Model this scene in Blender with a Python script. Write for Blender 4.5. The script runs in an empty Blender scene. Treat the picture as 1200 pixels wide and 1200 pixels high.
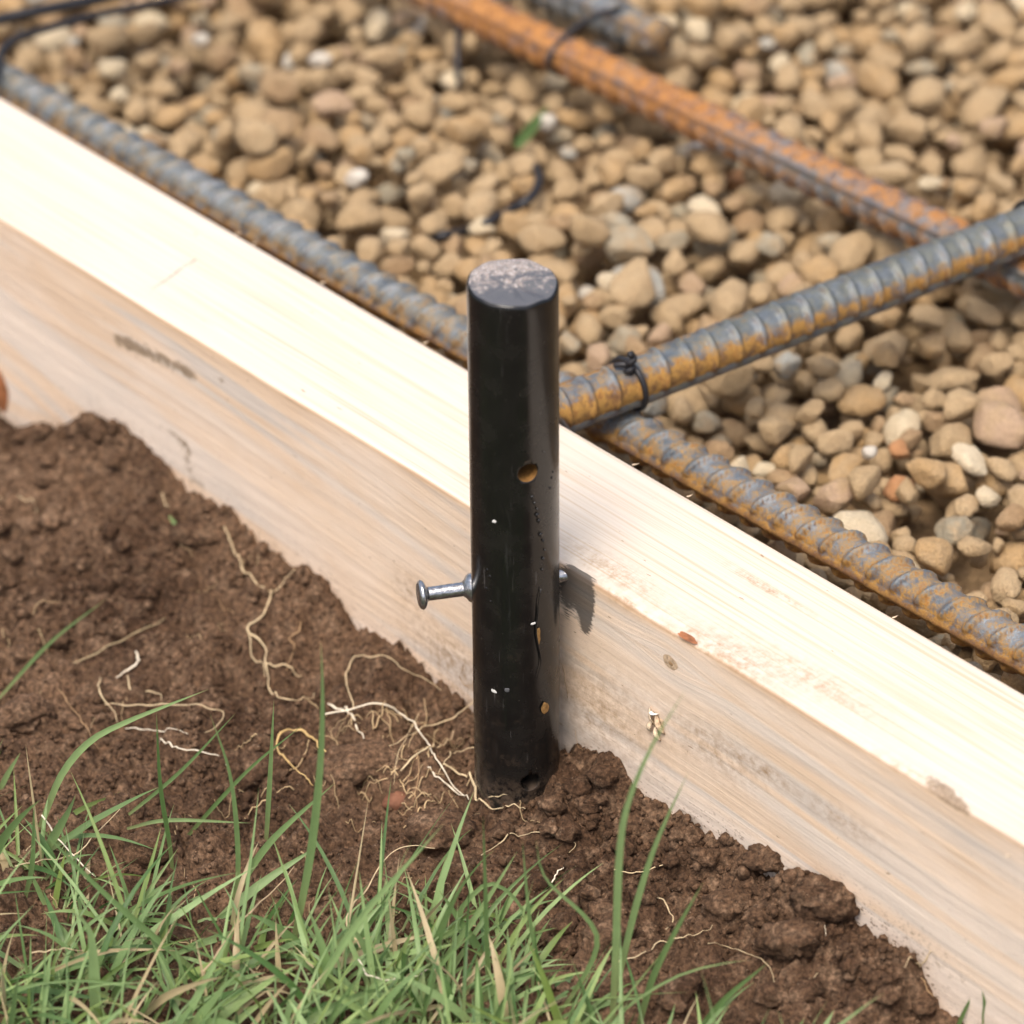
import bpy, bmesh, math, random
import numpy as np
from mathutils import Vector, Matrix

random.seed(7)
rng = np.random.default_rng(7)
SC = bpy.context.scene
COL = SC.collection
S = 0.001                                   # everything below is measured in millimetres

# ------------------------------------------------------------------ camera
D, F = 877.369, 4709.79                     # distance to the stake; focal length in 1200ths of the frame
PITCH, ROLL, YAW = 0.608624, 0.009842, 0.827457
GAP = 11.883                                # stake axis to the face of the timber
fw = np.array([0, math.cos(PITCH), -math.sin(PITCH)])
rt = np.array([1., 0, 0]); up = np.cross(rt, fw)
CAM = -fw * D - rt * 3.197 * D / F + up * 79.856 * D / F
R = math.cos(ROLL) * rt - math.sin(ROLL) * up
U = math.sin(ROLL) * rt + math.cos(ROLL) * up
cd = bpy.data.cameras.new('camera'); cam = bpy.data.objects.new('camera', cd); COL.objects.link(cam)
cam.matrix_world = Matrix(((R[0], U[0], -fw[0], CAM[0] * S), (R[1], U[1], -fw[1], CAM[1] * S), (R[2], U[2], -fw[2], CAM[2] * S), (0, 0, 0, 1)))
cd.sensor_width = 36; cd.lens = 36 * F / 1200
cd.clip_start = 0.05; cd.clip_end = 500
cd.dof.use_dof = True; cd.dof.focus_distance = 0.882; cd.dof.aperture_fstop = 12.8
SC.camera = cam

# ------------------------------------------------------------------ light
SUN_EL, SUN_AZ = math.radians(66), math.radians(-156)     # high and hazy, a little to the front left
w = bpy.data.worlds.new('World'); SC.world = w; w.use_nodes = True
nt = w.node_tree; bg = nt.nodes['Background']
sky = nt.nodes.new('ShaderNodeTexSky'); sky.sky_type = 'NISHITA'; sky.sun_disc = False
sky.sun_elevation = SUN_EL; sky.sun_rotation = SUN_AZ
sky.air_density = 1.0; sky.dust_density = 6.0; sky.ozone_density = 0.7
nt.links.new(sky.outputs[0], bg.inputs['Color']); bg.inputs['Strength'].default_value = 0.15
sd = bpy.data.lights.new('sun', 'SUN'); sd.energy = 1.5; sd.angle = math.radians(30); sd.color = (1, 0.955, 0.89)
sun = bpy.data.objects.new('sun', sd); COL.objects.link(sun)
sdir = Vector((math.sin(SUN_AZ) * math.cos(SUN_EL), math.cos(SUN_AZ) * math.cos(SUN_EL), math.sin(SUN_EL)))
sun.rotation_euler = (-sdir).to_track_quat('-Z', 'Y').to_euler()
SC.view_settings.view_transform = 'Standard'; SC.view_settings.look = 'None'
SC.view_settings.exposure = 0.66; SC.view_settings.gamma = 1; SC.view_settings.use_curve_mapping = False

# ------------------------------------------------------------------ geometry helpers
BD = np.array([math.cos(YAW), -math.sin(YAW), 0.])          # along the timber, towards the right and the camera
BN = np.array([math.sin(YAW), math.cos(YAW), 0.])           # across it, away from the camera

def ray(px, py):
    return fw + R * (px - 600) / F - U * (py - 600) / F
def on_z(px, py, z):
    d = ray(px, py); return CAM + d * (z - CAM[2]) / d[2]
def on_plane(px, py, n, off):
    d = ray(px, py); return CAM + d * (off - CAM @ n) / (d @ n)
def proj(P):
    P = np.asarray(P, float) - CAM; dz = P @ fw
    return 600 + F * (P @ R) / dz, 600 - F * (P @ U) / dz, dz

def _h(ix, iy, iz=0, seed=0):
    ix = np.asarray(ix).astype(np.int64); iy = np.asarray(iy).astype(np.int64); iz = np.asarray(iz).astype(np.int64)
    n = (ix * 374761393 + iy * 668265263 + iz * 2147483647 + seed * 974634777) & 0xffffffff
    n = ((n ^ (n >> 13)) * 1274126177) & 0xffffffff
    n = ((n ^ (n >> 16)) * 2246822519) & 0xffffffff
    return ((n ^ (n >> 15)) & 0xffffff) / float(0x1000000)
def vn2(x, y, seed=0):
    xi, yi = np.floor(x), np.floor(y); fx, fy = x - xi, y - yi
    fx = fx * fx * (3 - 2 * fx); fy = fy * fy * (3 - 2 * fy)
    a, b, c, d = _h(xi, yi, 0, seed), _h(xi + 1, yi, 0, seed), _h(xi, yi + 1, 0, seed), _h(xi + 1, yi + 1, 0, seed)
    return (a + (b - a) * fx) * (1 - fy) + (c + (d - c) * fx) * fy
def vn3(P, seed=0):
    x, y, z = P[..., 0], P[..., 1], P[..., 2]; zi = np.floor(z); fz = z - zi; fz = fz * fz * (3 - 2 * fz)
    return vn2(x + zi * 17.31, y + zi * 9.77, seed) * (1 - fz) + vn2(x + (zi + 1) * 17.31, y + (zi + 1) * 9.77, seed) * fz
def fbm2(x, y, o=4, seed=0):
    r = 0; a = .5
    for k in range(o):
        r = r + a * vn2(x, y, seed + k); x = x * 2.03 + 5.1; y = y * 2.03 + 1.7; a *= .5
    return r
def clods(x, y, seed, rmin=.35, rmax=.75):                  # a layer of overlapping rounded crumbs, height 0..1
    xi, yi = np.floor(x), np.floor(y); out = np.zeros_like(x)
    for dx in (-1, 0, 1):
        for dy in (-1, 0, 1):
            cx, cy = xi + dx, yi + dy
            px = cx + _h(cx, cy, 1, seed); py = cy + _h(cx, cy, 2, seed); rr = rmin + (rmax - rmin) * _h(cx, cy, 3, seed)
            q = ((x - px) ** 2 + (y - py) ** 2) / rr ** 2
            out = np.maximum(out, rr * np.sqrt(np.clip(1 - q, 0, 1)))
    return out

def tagit(o, label=None, cat=None, group=None, kind=None):
    if label: o['label'] = label
    if cat: o['category'] = cat
    if group: o['group'] = group
    if kind: o['kind'] = kind
    return o
def mesh_np(name, V, Fc, mat=None, smooth=True, attrs=None, midx=None):
    V = np.asarray(V, np.float32) * S; me = bpy.data.meshes.new(name)
    Fc = np.asarray(Fc, np.int32); n, k = Fc.shape
    me.vertices.add(len(V)); me.vertices.foreach_set('co', V.ravel())
    me.loops.add(n * k); me.loops.foreach_set('vertex_index', Fc.ravel())
    me.polygons.add(n); me.polygons.foreach_set('loop_start', np.arange(0, n * k, k, dtype=np.int32))
    me.polygons.foreach_set('use_smooth', np.full(n, smooth))
    for m in (mat if isinstance(mat, (list, tuple)) else [mat]):
        if m: me.materials.append(m)
    if midx is not None: me.polygons.foreach_set('material_index', np.asarray(midx, np.int32))
    for a, v in (attrs or {}).items():
        v = np.asarray(v, np.float32)
        if v.ndim == 1:
            me.attributes.new(a, 'FLOAT', 'POINT').data.foreach_set('value', v)
        else:
            me.attributes.new(a, 'FLOAT_COLOR', 'POINT').data.foreach_set('color', v.ravel())
    me.update(calc_edges=True); me.validate(); return me
def link(name, me, parent=None, loc=None):
    o = bpy.data.objects.new(name, me); COL.objects.link(o)
    if parent: o.parent = parent
    if loc is not None: o.location = [float(c) * S for c in loc]
    return o
def empty(name, loc=(0, 0, 0), rz=0):
    o = bpy.data.objects.new(name, None); COL.objects.link(o); o.empty_display_size = .01
    o.location = [float(c) * S for c in loc]; o.rotation_euler = (0, 0, rz); return o
def grid_faces(nu, nv, wrap=False):                         # nu rows of nv points
    i = np.arange(nu - 1)[:, None]; j = np.arange(nv if wrap else nv - 1)[None, :]; j2 = (j + 1) % nv
    return np.stack([i * nv + j, i * nv + j2, (i + 1) * nv + j2, (i + 1) * nv + j], -1).reshape(-1, 4)
def ico(sub):
    bm = bmesh.new(); bmesh.ops.create_icosphere(bm, subdivisions=sub, radius=1)
    V = np.array([v.co[:] for v in bm.verts]); Fc = np.array([[v.index for v in f.verts] for f in bm.faces]); bm.free(); return V, Fc
def smooth_path(P, n):
    P = np.asarray(P, float)
    if len(P) < 3:
        t = np.linspace(0, 1, n)[:, None]; return P[0] * (1 - t) + P[-1] * t
    Q = np.vstack([2 * P[0] - P[1], P, 2 * P[-1] - P[-2]]); out = []
    L = np.linalg.norm(np.diff(P, axis=0), axis=1); L = np.concatenate([[0], np.cumsum(L)]); L /= L[-1]
    for t in np.linspace(0, 1, n):
        k = min(np.searchsorted(L, t, side='right') - 1, len(P) - 2); f = (t - L[k]) / (L[k + 1] - L[k] + 1e-9)
        a, b, c, d = Q[k], Q[k + 1], Q[k + 2], Q[k + 3]
        out.append(.5 * (2 * b + (c - a) * f + (2 * a - 5 * b + 4 * c - d) * f * f + (3 * b - a - 3 * c + d) * f ** 3))
    return np.array(out)
def frames(P):
    T = np.gradient(P, axis=0); T /= np.linalg.norm(T, axis=1)[:, None] + 1e-9
    N = np.zeros_like(P); a = np.array([0, 0, 1.]) if abs(T[0, 2]) < .9 else np.array([1., 0, 0])
    n = np.cross(T[0], a); n /= np.linalg.norm(n); 
    for i in range(len(P)):
        n = n - T[i] * (n @ T[i]); n /= np.linalg.norm(n) + 1e-9; N[i] = n
    return T, N, np.cross(T, N)
def tube(P, rad, k=8, flat=1.0):                            # swept tube with a radius per point and closed ends
    P = np.asarray(P, float); T, N, B = frames(P); rad = np.broadcast_to(np.asarray(rad, float), (len(P),))
    th = np.linspace(0, 2 * math.pi, k, endpoint=False)
    V = P[:, None] + rad[:, None, None] * (N[:, None] * np.cos(th)[None, :, None] + B[:, None] * np.sin(th)[None, :, None] * flat)
    V = V.reshape(-1, 3); Fc = grid_faces(len(P), k, True)
    V = np.vstack([V, P[0], P[-1]]); a, b = len(V) - 2, len(V) - 1; m = (len(P) - 1) * k
    caps = [[a, (j + 1) % k, j, j] for j in range(k)] + [[b, m + j, m + (j + 1) % k, m + (j + 1) % k] for j in range(k)]
    return V, Fc, caps
def tube_mesh(name, P, rad, mat, k=8, flat=1.0):
    V, Fc, caps = tube(P, rad, k, flat); bm = bmesh.new()
    vs = [bm.verts.new(v * S) for v in V]
    for f in Fc: bm.faces.new([vs[i] for i in f])
    for f in caps: bm.faces.new([vs[i] for i in f[:3]])
    for f in bm.faces: f.smooth = True
    bmesh.ops.recalc_face_normals(bm, faces=bm.faces); me = bpy.data.meshes.new(name); bm.to_mesh(me); bm.free(); me.materials.append(mat); return me

# ------------------------------------------------------------------ material helpers
class NB:
    def __init__(s, name):
        s.m = bpy.data.materials.new(name); s.m.use_nodes = True; s.t = s.m.node_tree; s.n = s.t.nodes; s.p = s.n['Principled BSDF']
        s.out = s.n['Material Output']
    def put(s, sock, v):
        if hasattr(v, 'is_output') or isinstance(v, bpy.types.NodeSocket): s.t.links.new(v, sock)
        elif isinstance(v, (tuple, list)) and len(v) == 3 and sock.type == 'RGBA': sock.default_value = (*v, 1)
        else: sock.default_value = v
    def node(s, typ, ins=None, **kw):
        n = s.n.new(typ)
        for k, v in kw.items(): setattr(n, k, v)
        for k, v in (ins or {}).items(): s.put(n.inputs[k], v)
        return n
    def math(s, op, a, b=0.0, c=0.0, clamp=False):
        n = s.node('ShaderNodeMath', {0: a, 1: b, 2: c}, operation=op); n.use_clamp = clamp; return n.outputs[0]
    def attr(s, a, out='Fac'): return s.node('ShaderNodeAttribute', attribute_name=a).outputs[out]
    def noise(s, vec, scale=1., detail=3., rough=.55, dist=0.): return s.node('ShaderNodeTexNoise', {'Vector': vec, 'Scale': scale, 'Detail': detail, 'Roughness': rough, 'Distortion': dist}).outputs['Fac']
    def ramp(s, f, stops, interp='LINEAR'):
        n = s.node('ShaderNodeValToRGB', {'Fac': f}); cr = n.color_ramp; cr.interpolation = interp
        while len(cr.elements) < len(stops): cr.elements.new(.5)
        for e, (p, c) in zip(cr.elements, stops): e.position = p; e.color = (*c, 1) if isinstance(c, (tuple, list)) else (c, c, c, 1)
        return n.outputs['Color']
    def step(s, f, a, b): return s.node('ShaderNodeMapRange', {'Value': f, 'From Min': a, 'From Max': b}).outputs[0]
    def mix(s, f, a, b, blend='MIX'):
        n = s.node('ShaderNodeMix', data_type='RGBA', blend_type=blend); s.put(n.inputs[0], f); s.put(n.inputs[6], a); s.put(n.inputs[7], b); return n.outputs[2]
    def vec(s, x, y, z=0.): return s.node('ShaderNodeCombineXYZ', {0: x, 1: y, 2: z}).outputs[0]
    def bump(s, h, strength=.5, dist=.0005, normal=None):
        n = s.node('ShaderNodeBump', {'Height': h, 'Strength': strength, 'Distance': dist})
        if normal: s.put(n.inputs['Normal'], normal)
        return n.outputs[0]
    def obj(s): return s.node('ShaderNodeTexCoord').outputs['Object']
    def pos(s): return s.node('ShaderNodeNewGeometry').outputs['Position']
    def island(s): return s.node('ShaderNodeNewGeometry').outputs['Random Per Island']
    def fin(s, color, rough=.8, normal=None, spec=.5, metal=0.):
        s.put(s.p.inputs['Base Color'], color); s.put(s.p.inputs['Roughness'], rough); s.put(s.p.inputs['Specular IOR Level'], spec); s.put(s.p.inputs['Metallic'], metal)
        if normal: s.put(s.p.inputs['Normal'], normal)
        return s.m

def mat_wood():
    b = NB('planed softwood'); gs, gv, top = b.attr('gs'), b.attr('gv'), b.attr('topness'); M = b.math
    band = b.noise(b.vec(M('MULTIPLY', gs, .0026), M('MULTIPLY', gv, .062), 3.1), 1, 2., .45, .35)
    front = b.ramp(band, [(.30, (.78, .66, .545)), (.40, (.65, .56, .475)), (.45, (.71, .53, .375)), (.52, (.74, .56, .40)), (.555, (.60, .52, .445)), (.62, (.68, .58, .49)), (.66, (.78, .65, .53)), (.72, (.71, .53, .37))])
    fine = b.noise(b.vec(M('MULTIPLY', gs, .012), M('MULTIPLY', gv, 1.1), 1.7), 1, 5, .62, .2)
    hair = b.noise(b.vec(M('MULTIPLY', gs, .03), M('MULTIPLY', gv, 4.5), 8.2), 1, 3, .6)
    patch = b.noise(b.vec(M('MULTIPLY', gs, .03), M('MULTIPLY', gv, .06), 5.5), 1, 3, .6)
    front = b.mix(b.step(patch, .38, .80), front, (.78, .64, .515))
    front = b.mix(1., front, b.ramp(fine, [(.28, .90), (.5, 1.0), (.75, 1.04)]), 'MULTIPLY')
    front = b.mix(b.math('MULTIPLY', b.step(hair, .60, .76), .6), front, (.82, .70, .58))
    line = b.noise(b.vec(M('MULTIPLY', gs, .006), M('MULTIPLY', gv, .55), 4.), 1, 3, .5, .15)
    topc = b.ramp(line, [(.30, (.50, .395, .28)), (.41, (.58, .50, .405)), (.52, (.61, .540, .455)), (.575, (.53, .43, .315)), (.63, (.60, .525, .44))])
    topc = b.mix(1., topc, b.ramp(fine, [(.25, .86), (.45, 1.0), (.8, 1.03)]), 'MULTIPLY')
    col = b.mix(top, front, topc)
    arris = b.attr('arris')
    col = b.mix(M('MULTIPLY', arris, .85), col, (.36, .235, .14))
    # marks: dried mud, grime, stake paint rub with the stake's shadow painted into it, soil splashed above the soil line
    o = b.obj(); n1 = b.noise(o, 420, 6, .7); n2 = b.noise(o, 1500, 4, .65); n3 = b.noise(b.vec(M('MULTIPLY', gs, .35), M('MULTIPLY', gv, 1.6), 2.), 1, 4, .7)
    g = M('MULTIPLY', b.attr('grime'), b.step(n1, .40, .72)); col = b.mix(M('MULTIPLY', g, 1.9, clamp=True), col, (.33, .21, .115))
    sp = M('MULTIPLY', b.attr('splash'), b.step(M('ADD', M('MULTIPLY', n3, .6), M('MULTIPLY', n2, .4)), .54, .60)); col = b.mix(M('MULTIPLY', sp, 1., clamp=True), col, (.17, .10, .06))
    mud = b.step(M('ADD', b.attr('mud'), M('ADD', M('MULTIPLY', M('SUBTRACT', n1, .5), 1.9), M('MULTIPLY', M('SUBTRACT', n2, .5), 1.3))), .46, .86); col = b.mix(M('MULTIPLY', mud, .9), col, b.ramp(n2, [(.35, (.17, .115, .07)), (.65, (.33, .245, .165))]))
    rub_shade = b.step(M('ADD', b.attr('black'), M('MULTIPLY', M('SUBTRACT', n3, .5), 1.5)), .42, .70); col = b.mix(M('MULTIPLY', rub_shade, .85), col, (.035, .033, .032))
    pit = b.step(b.noise(b.vec(M('MULTIPLY', gs, .25), M('MULTIPLY', gv, .7), 9.), 1, 2, .5), .735, .76); col = b.mix(M('MULTIPLY', pit, .7), col, (.25, .16, .09))
    h = M('ADD', M('MULTIPLY', fine, .5), M('ADD', M('MULTIPLY', hair, .5), M('MULTIPLY', n2, .35)))
    return b.fin(col, .78, b.bump(h, .42, .0005), .3)
def mat_soil(name='damp crumbly soil', dry=0.):
    b = NB(name); p = b.pos(); n = b.noise(p, 20, 4, .62); f = b.noise(p, 900, 5, .7); c = b.noise(p, 220, 4, .65)
    col = b.mix(b.step(n, .38, .62), (.056, .0305, .0170), (.125, .074, .0435))
    col = b.mix(b.step(c, .50, .72), col, (.18, .115, .072))
    col = b.mix(1., col, b.ramp(f, [(.36, .42), (.5, .95), (.64, 1.75)]), 'MULTIPLY')
    col = b.mix(b.step(b.noise(p, 2600, 2, .5), .715, .75), col, (.33, .25, .18))
    return b.fin(col, .95, b.bump(b.math('ADD', f, b.math('MULTIPLY', b.noise(p, 2600, 3, .6), .5)), .9, .0007), .18)
def mat_pebble(name, c1, c2, dust=.75):
    b = NB(name); p = b.pos(); r = b.island(); oi = b.node('ShaderNodeObjectInfo').outputs['Random']
    n = b.noise(p, 260, 4, .6); f = b.noise(p, 1600, 4, .65); mixr = b.math('FRACT', b.math('ADD', b.math('MULTIPLY', r, 7.3), b.math('MULTIPLY', oi, 3.7)))
    col = b.mix(b.math('MULTIPLY_ADD', mixr, .7, b.math('MULTIPLY', b.step(n, .35, .7), .35)), c1, c2)
    col = b.mix(b.math('MULTIPLY', b.step(b.noise(p, 170, 4, .65), .44, .64), dust), col, (.475, .335, .19))
    col = b.mix(1., col, b.ramp(f, [(.3, .78), (.55, 1.02), (.75, 1.15)]), 'MULTIPLY')
    return b.fin(col, .82, b.bump(b.math('ADD', f, b.math('MULTIPLY', n, 1.6)), 1., .0011), .12)
def mat_rebar(nm='rusting reinforcing steel', rr=((.10, .046, .018), (.21, .105, .030), (.34, .185, .042), (.27, .125, .03), (.15, .07, .024))):
    b = NB(nm); o = b.obj(); M = b.math; n = b.noise(o, 330, 5, .65); f = b.noise(o, 1500, 4, .65); n2 = b.noise(o, 95, 4, .6)
    steel = b.ramp(n2, [(.35, (.085, .102, .118)), (.6, (.175, .198, .215))])
    steel = b.mix(b.step(f, .5, .75), steel, (.20, .205, .185))
    steel = b.mix(M('MULTIPLY', b.step(n, .42, .62), .6), steel, (.17, .165, .105))
    rust = b.ramp(n, list(zip((.3, .45, .55, .66, .75), rr)))
    k = b.step(M('ADD', b.attr('rust'), M('ADD', M('MULTIPLY', M('SUBTRACT', n, .5), 1.6), M('MULTIPLY', M('SUBTRACT', f, .5), 1.1))), .22, .80)
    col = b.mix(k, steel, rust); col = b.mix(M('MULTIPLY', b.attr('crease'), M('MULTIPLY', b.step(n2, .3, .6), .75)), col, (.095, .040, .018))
    return b.fin(col, b.mix(k, (.42,) * 3, (.88,) * 3), b.bump(M('ADD', f, n), .5, .0005), .5, M('MULTIPLY', M('SUBTRACT', 1., k), .35))
def simple(name, c, rough, spec=.5, metal=0., var=.25, scale=400, bump=.3):
    b = NB(name); o = b.pos(); n = b.noise(o, scale, 4, .6)
    col = b.mix(1., c, b.ramp(n, [(.3, 1 - var), (.7, 1 + var)]), 'MULTIPLY')
    return b.fin(col, rough, b.bump(n, bump, .0004), spec, metal)
def mat_stake():
    b = NB('black gloss paint on steel'); o = b.obj(); M = b.math; f = b.noise(o, 700, 4, .6); sp = b.noise(o, 2600, 2, .5); n = b.noise(o, 120, 4, .6)
    z = b.node('ShaderNodeSeparateXYZ', {0: o}).outputs[2]
    col = b.mix(b.step(n, .45, .8), (.0075, .0072, .007), (.016, .0145, .013))
    streak = b.noise(b.node('ShaderNodeVectorMath', {0: o, 1: (1, 1, .12)}, operation='MULTIPLY').outputs[0], 900, 3, .6)
    col = b.mix(M('MULTIPLY', b.step(streak, .62, .78), .35), col, (.05, .048, .046))
    col = b.mix(b.step(sp, .755, .78), col, (.22, .19, .15))
    col = b.mix(M('MULTIPLY', b.step(z, -.047, -.056), b.step(b.noise(o, 500, 4, .7), .42, .62)), col, (.12, .085, .06))
    mudk = M('MULTIPLY', b.step(b.noise(o, 260, 5, .7), .56, .66), b.step(z, .01, -.05)); col = b.mix(M('MULTIPLY', mudk, .18), col, (.10, .07, .05))
    scr = b.step(b.noise(b.node('ShaderNodeVectorMath', {0: o, 1: (1, 1, .05)}, operation='MULTIPLY').outputs[0], 1500, 2, .5), .70, .74); col = b.mix(M('MULTIPLY', scr, M('MULTIPLY', b.step(n, .45, .6), .5)), col, (.14, .13, .125))
    return b.fin(col, M('ADD', .20, M('MULTIPLY', b.step(n, .4, .75), .16)), b.bump(M('ADD', M('MULTIPLY', f, .3), n), .12, .0005), .5)
def mat_stake_top():
    b = NB('hammered worn paint'); o = b.obj(); M = b.math; sep = b.node('ShaderNodeSeparateXYZ', {0: o}); n = b.noise(o, 520, 5, .7); f = b.noise(o, 1900, 4, .7)
    far = M('ADD', M('MULTIPLY', sep.outputs[1], 75.), M('MULTIPLY', sep.outputs[0], -22.))
    k = b.step(M('ADD', far, M('MULTIPLY', M('SUBTRACT', n, .5), 3.2)), -.12, .35)
    scuff = b.ramp(f, [(.3, (.17, .16, .16)), (.44, (.36, .33, .315)), (.52, (.26, .185, .14)), (.62, (.64, .61, .58))])
    col = b.mix(M('MULTIPLY', k, .9), (.085, .088, .098), scuff)
    col = b.mix(b.step(f, .70, .74), col, (.55, .48, .44))
    return b.fin(col, .55, b.bump(M('ADD', n, f), .6, .0006), .5)
def mat_blade(name, dark, light, dead=False):
    b = NB(name); v = b.attr('tint') ; t = b.attr('along'); p = b.pos(); n = b.noise(p, 180, 3, .6)
    col = b.mix(b.math('FRACT', b.math('MULTIPLY', v, .9999)), dark, light); isl = b.island(); col = b.mix(b.math('MULTIPLY', b.step(isl, .72, 1.), .55), col, (.29, .37, .085) if not dead else light)
    col = b.mix(b.math('GREATER_THAN', v, 1.5), col, (.50, .40, .23))
    col = b.mix(b.step(t, .28, .0), col, (.26, .30, .12) if not dead else (.30, .22, .12))
    col = b.mix(b.math('MULTIPLY', b.step(t, .9, 1.), .6), col, (.26, .22, .09))
    stripe = b.attr('across'); w_ = b.node('ShaderNodeTexWave', {'Vector': b.vec(stripe, 0., 0.), 'Scale': 4.5, 'Distortion': 0.}).outputs['Fac']
    col = b.mix(1., col, b.ramp(b.math('MULTIPLY_ADD', w_, .4, b.math('MULTIPLY', n, .6)), [(.25, .82), (.75, 1.14)]), 'MULTIPLY')
    b.fin(col, .38, b.bump(w_, .3, .0002), .5)
    tr = b.node('ShaderNodeBsdfTranslucent', {'Color': col}); mx = b.node('ShaderNodeMixShader', {0: .30, 1: b.p.outputs[0], 2: tr.outputs[0]})
    b.t.links.new(mx.outputs[0], b.out.inputs['Surface']); return b.m

M_wood, M_soil, M_rebar, M_stake, M_top = mat_wood(), mat_soil(), mat_rebar(), mat_stake(), mat_stake_top()
M_rebar_o = mat_rebar('heavily rusted reinforcing steel', ((.14, .058, .022), (.27, .112, .032), (.38, .175, .048), (.31, .128, .036), (.19, .08, .03)))
M_wire = simple('black annealed wire', (.022, .021, .023), .45, .5, .3, .3, 300)
M_nail = simple('bright nail steel', (.40, .40, .405), .26, .5, .9, .35, 900, .35)
M_bore = simple('rusty drilled steel', (.20, .10, .026), .8, .3, 0, .5, 700)
M_grass = mat_blade('grass blade', (.070, .145, .036), (.31, .44, .18))
M_dead = mat_blade('dead grass', (.34, .25, .12), (.60, .49, .31), True)
M_straw = simple('pale dry root', (.50, .39, .235), .7, .3, 0, .3, 350)
M_straw_w = simple('bleached straw', (.68, .60, .46), .6, .4, 0, .2, 350)
M_root = simple('thin brown root', (.33, .21, .11), .8, .3, 0, .35, 350)
M_orange = simple('yellowed straw', (.52, .36, .15), .6, .4, 0, .3, 250)
M_knot = simple('resinous knot', (.30, .115, .045), .6, .4, 0, .45, 500)
M_knot2 = simple('pale knot', (.48, .35, .23), .75, .3, 0, .45, 900)
M_pale = simple('torn wood fibre', (.66, .52, .36), .8, .3, 0, .25, 600)
M_chip = simple('white paint fleck', (.72, .70, .66), .6, .4, 0, .1, 900)
M_rustspot = simple('rust through paint', (.27, .15, .05), .8, .3, 0, .5, 1200)
M_blister = simple('black paint blister', (.010, .009, .009), .25, .5, 0, .2, 900)
M_mud = simple('dried mud', (.25, .18, .12), .95, .2, 0, .4, 900, .9)
M_pencil = simple('pencil mark', (.14, .10, .075), .8, .3, 0, .3, 900)

# ------------------------------------------------------------------ far ground and gravel base
def ground_mat():
    b = NB('rough lawn and bare earth'); p = b.pos(); n = b.noise(p, 6, 5, .6); f = b.noise(p, 300, 4, .7)
    col = b.mix(b.step(n, .45, .6), (.095, .058, .034), (.075, .115, .040)); col = b.mix(1., col, b.ramp(f, [(.3, .6), (.7, 1.3)]), 'MULTIPLY')
    return b.fin(col, .95, b.bump(f, 1., .01), .15)
ax = np.concatenate([-np.geomspace(1.5e5, 700, 16), np.linspace(-600, 600, 13), np.geomspace(700, 1.5e5, 16)])
gx, gy = np.meshgrid(ax, ax, indexing='ij')
tagit(link('ground', mesh_np('ground', np.stack([gx, gy, np.full_like(gx, -92.) + fbm2(gx / 900, gy / 900, 3, 3) * 10], -1).reshape(-1, 3), grid_faces(len(ax), len(ax)), ground_mat())), kind='structure')
PEB = {'tan': ((0.435, 0.304, 0.165), (0.522, 0.383, 0.226)), 'ochre': ((0.452, 0.292, 0.139), (0.534, 0.360, 0.186)), 'brown': ((0.348, 0.226, 0.122), (0.418, 0.284, 0.162)), 'grey': ((0.360, 0.313, 0.220), (0.435, 0.377, 0.278)),
       'cream': ((0.636, 0.519, 0.339), (0.721, 0.604, 0.424)), 'pinkish': ((0.464, 0.319, 0.203), (0.534, 0.377, 0.255)), 'orange': ((0.487, 0.232, 0.104), (0.557, 0.290, 0.139)), 'white': ((0.700, 0.636, 0.530), (0.763, 0.710, 0.615)), 'blue grey': ((0.418, 0.412, 0.360), (0.499, 0.487, 0.429))}
MP = {k: mat_pebble(k + ' stone', *v, .25 if k in ('cream', 'white', 'orange') else .8) for k, v in PEB.items()}
b_ = NB('sandy fines'); p_ = b_.pos()
gb = b_.fin(b_.ramp(b_.noise(p_, 160, 5, .7), [(.3, (.12, .075, .038)), (.7, (.30, .20, .105))]), .95, b_.bump(b_.noise(p_, 130, 5, .7), 1., .004), .2)
GAP2 = GAP + 38.0
us = np.linspace(-1500, 1300, 57); vs_ = np.linspace(GAP2 + .6, 1900, 40); a, c = np.meshgrid(us, vs_, indexing='ij')
Pb = a[..., None] * BD + c[..., None] * BN; Pb[..., 2] = -50 + fbm2(a / 60, c / 60, 3, 9) * 4
tagit(link('gravel_base', mesh_np('gravel_base', Pb.reshape(-1, 3), grid_faces(len(us), len(vs_)), gb)), kind='structure')

# ------------------------------------------------------------------ the timber
def face_sz(px, py): P = on_plane(px, py, BN, GAP); return P @ BD, P[2]
def top_st(px, py): P = on_z(px, py, 0); return P @ BD, P @ BN
SOIL_LINE = [face_sz(*q) for q in [(0, 492), (40, 497), (100, 490), (135, 500), (170, 525), (205, 562), (240, 592), (290, 625), (330, 655), (390, 690), (420, 735), (440, 745), (470, 752), (500, 782), (550, 832),
             (655, 884), (700, 890), (740, 930), (770, 955), (800, 968), (850, 978), (900, 1025), (960, 1042), (1000, 1060), (1030, 1092), (1055, 1110), (1080, 1122), (1100, 1172)]]
sl = np.array(SOIL_LINE); sl = sl[np.argsort(sl[:, 0])]
def soil_z(s): return np.interp(s, sl[:, 0], sl[:, 1], left=-58, right=-57)
timber = empty('timber_board', on_z(604, 640, 0) * 0 + np.array([0, 0, 0]), -YAW)
tagit(timber, 'pale sawn timber formwork board set on edge between the soil and the gravel', 'board')
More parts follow.
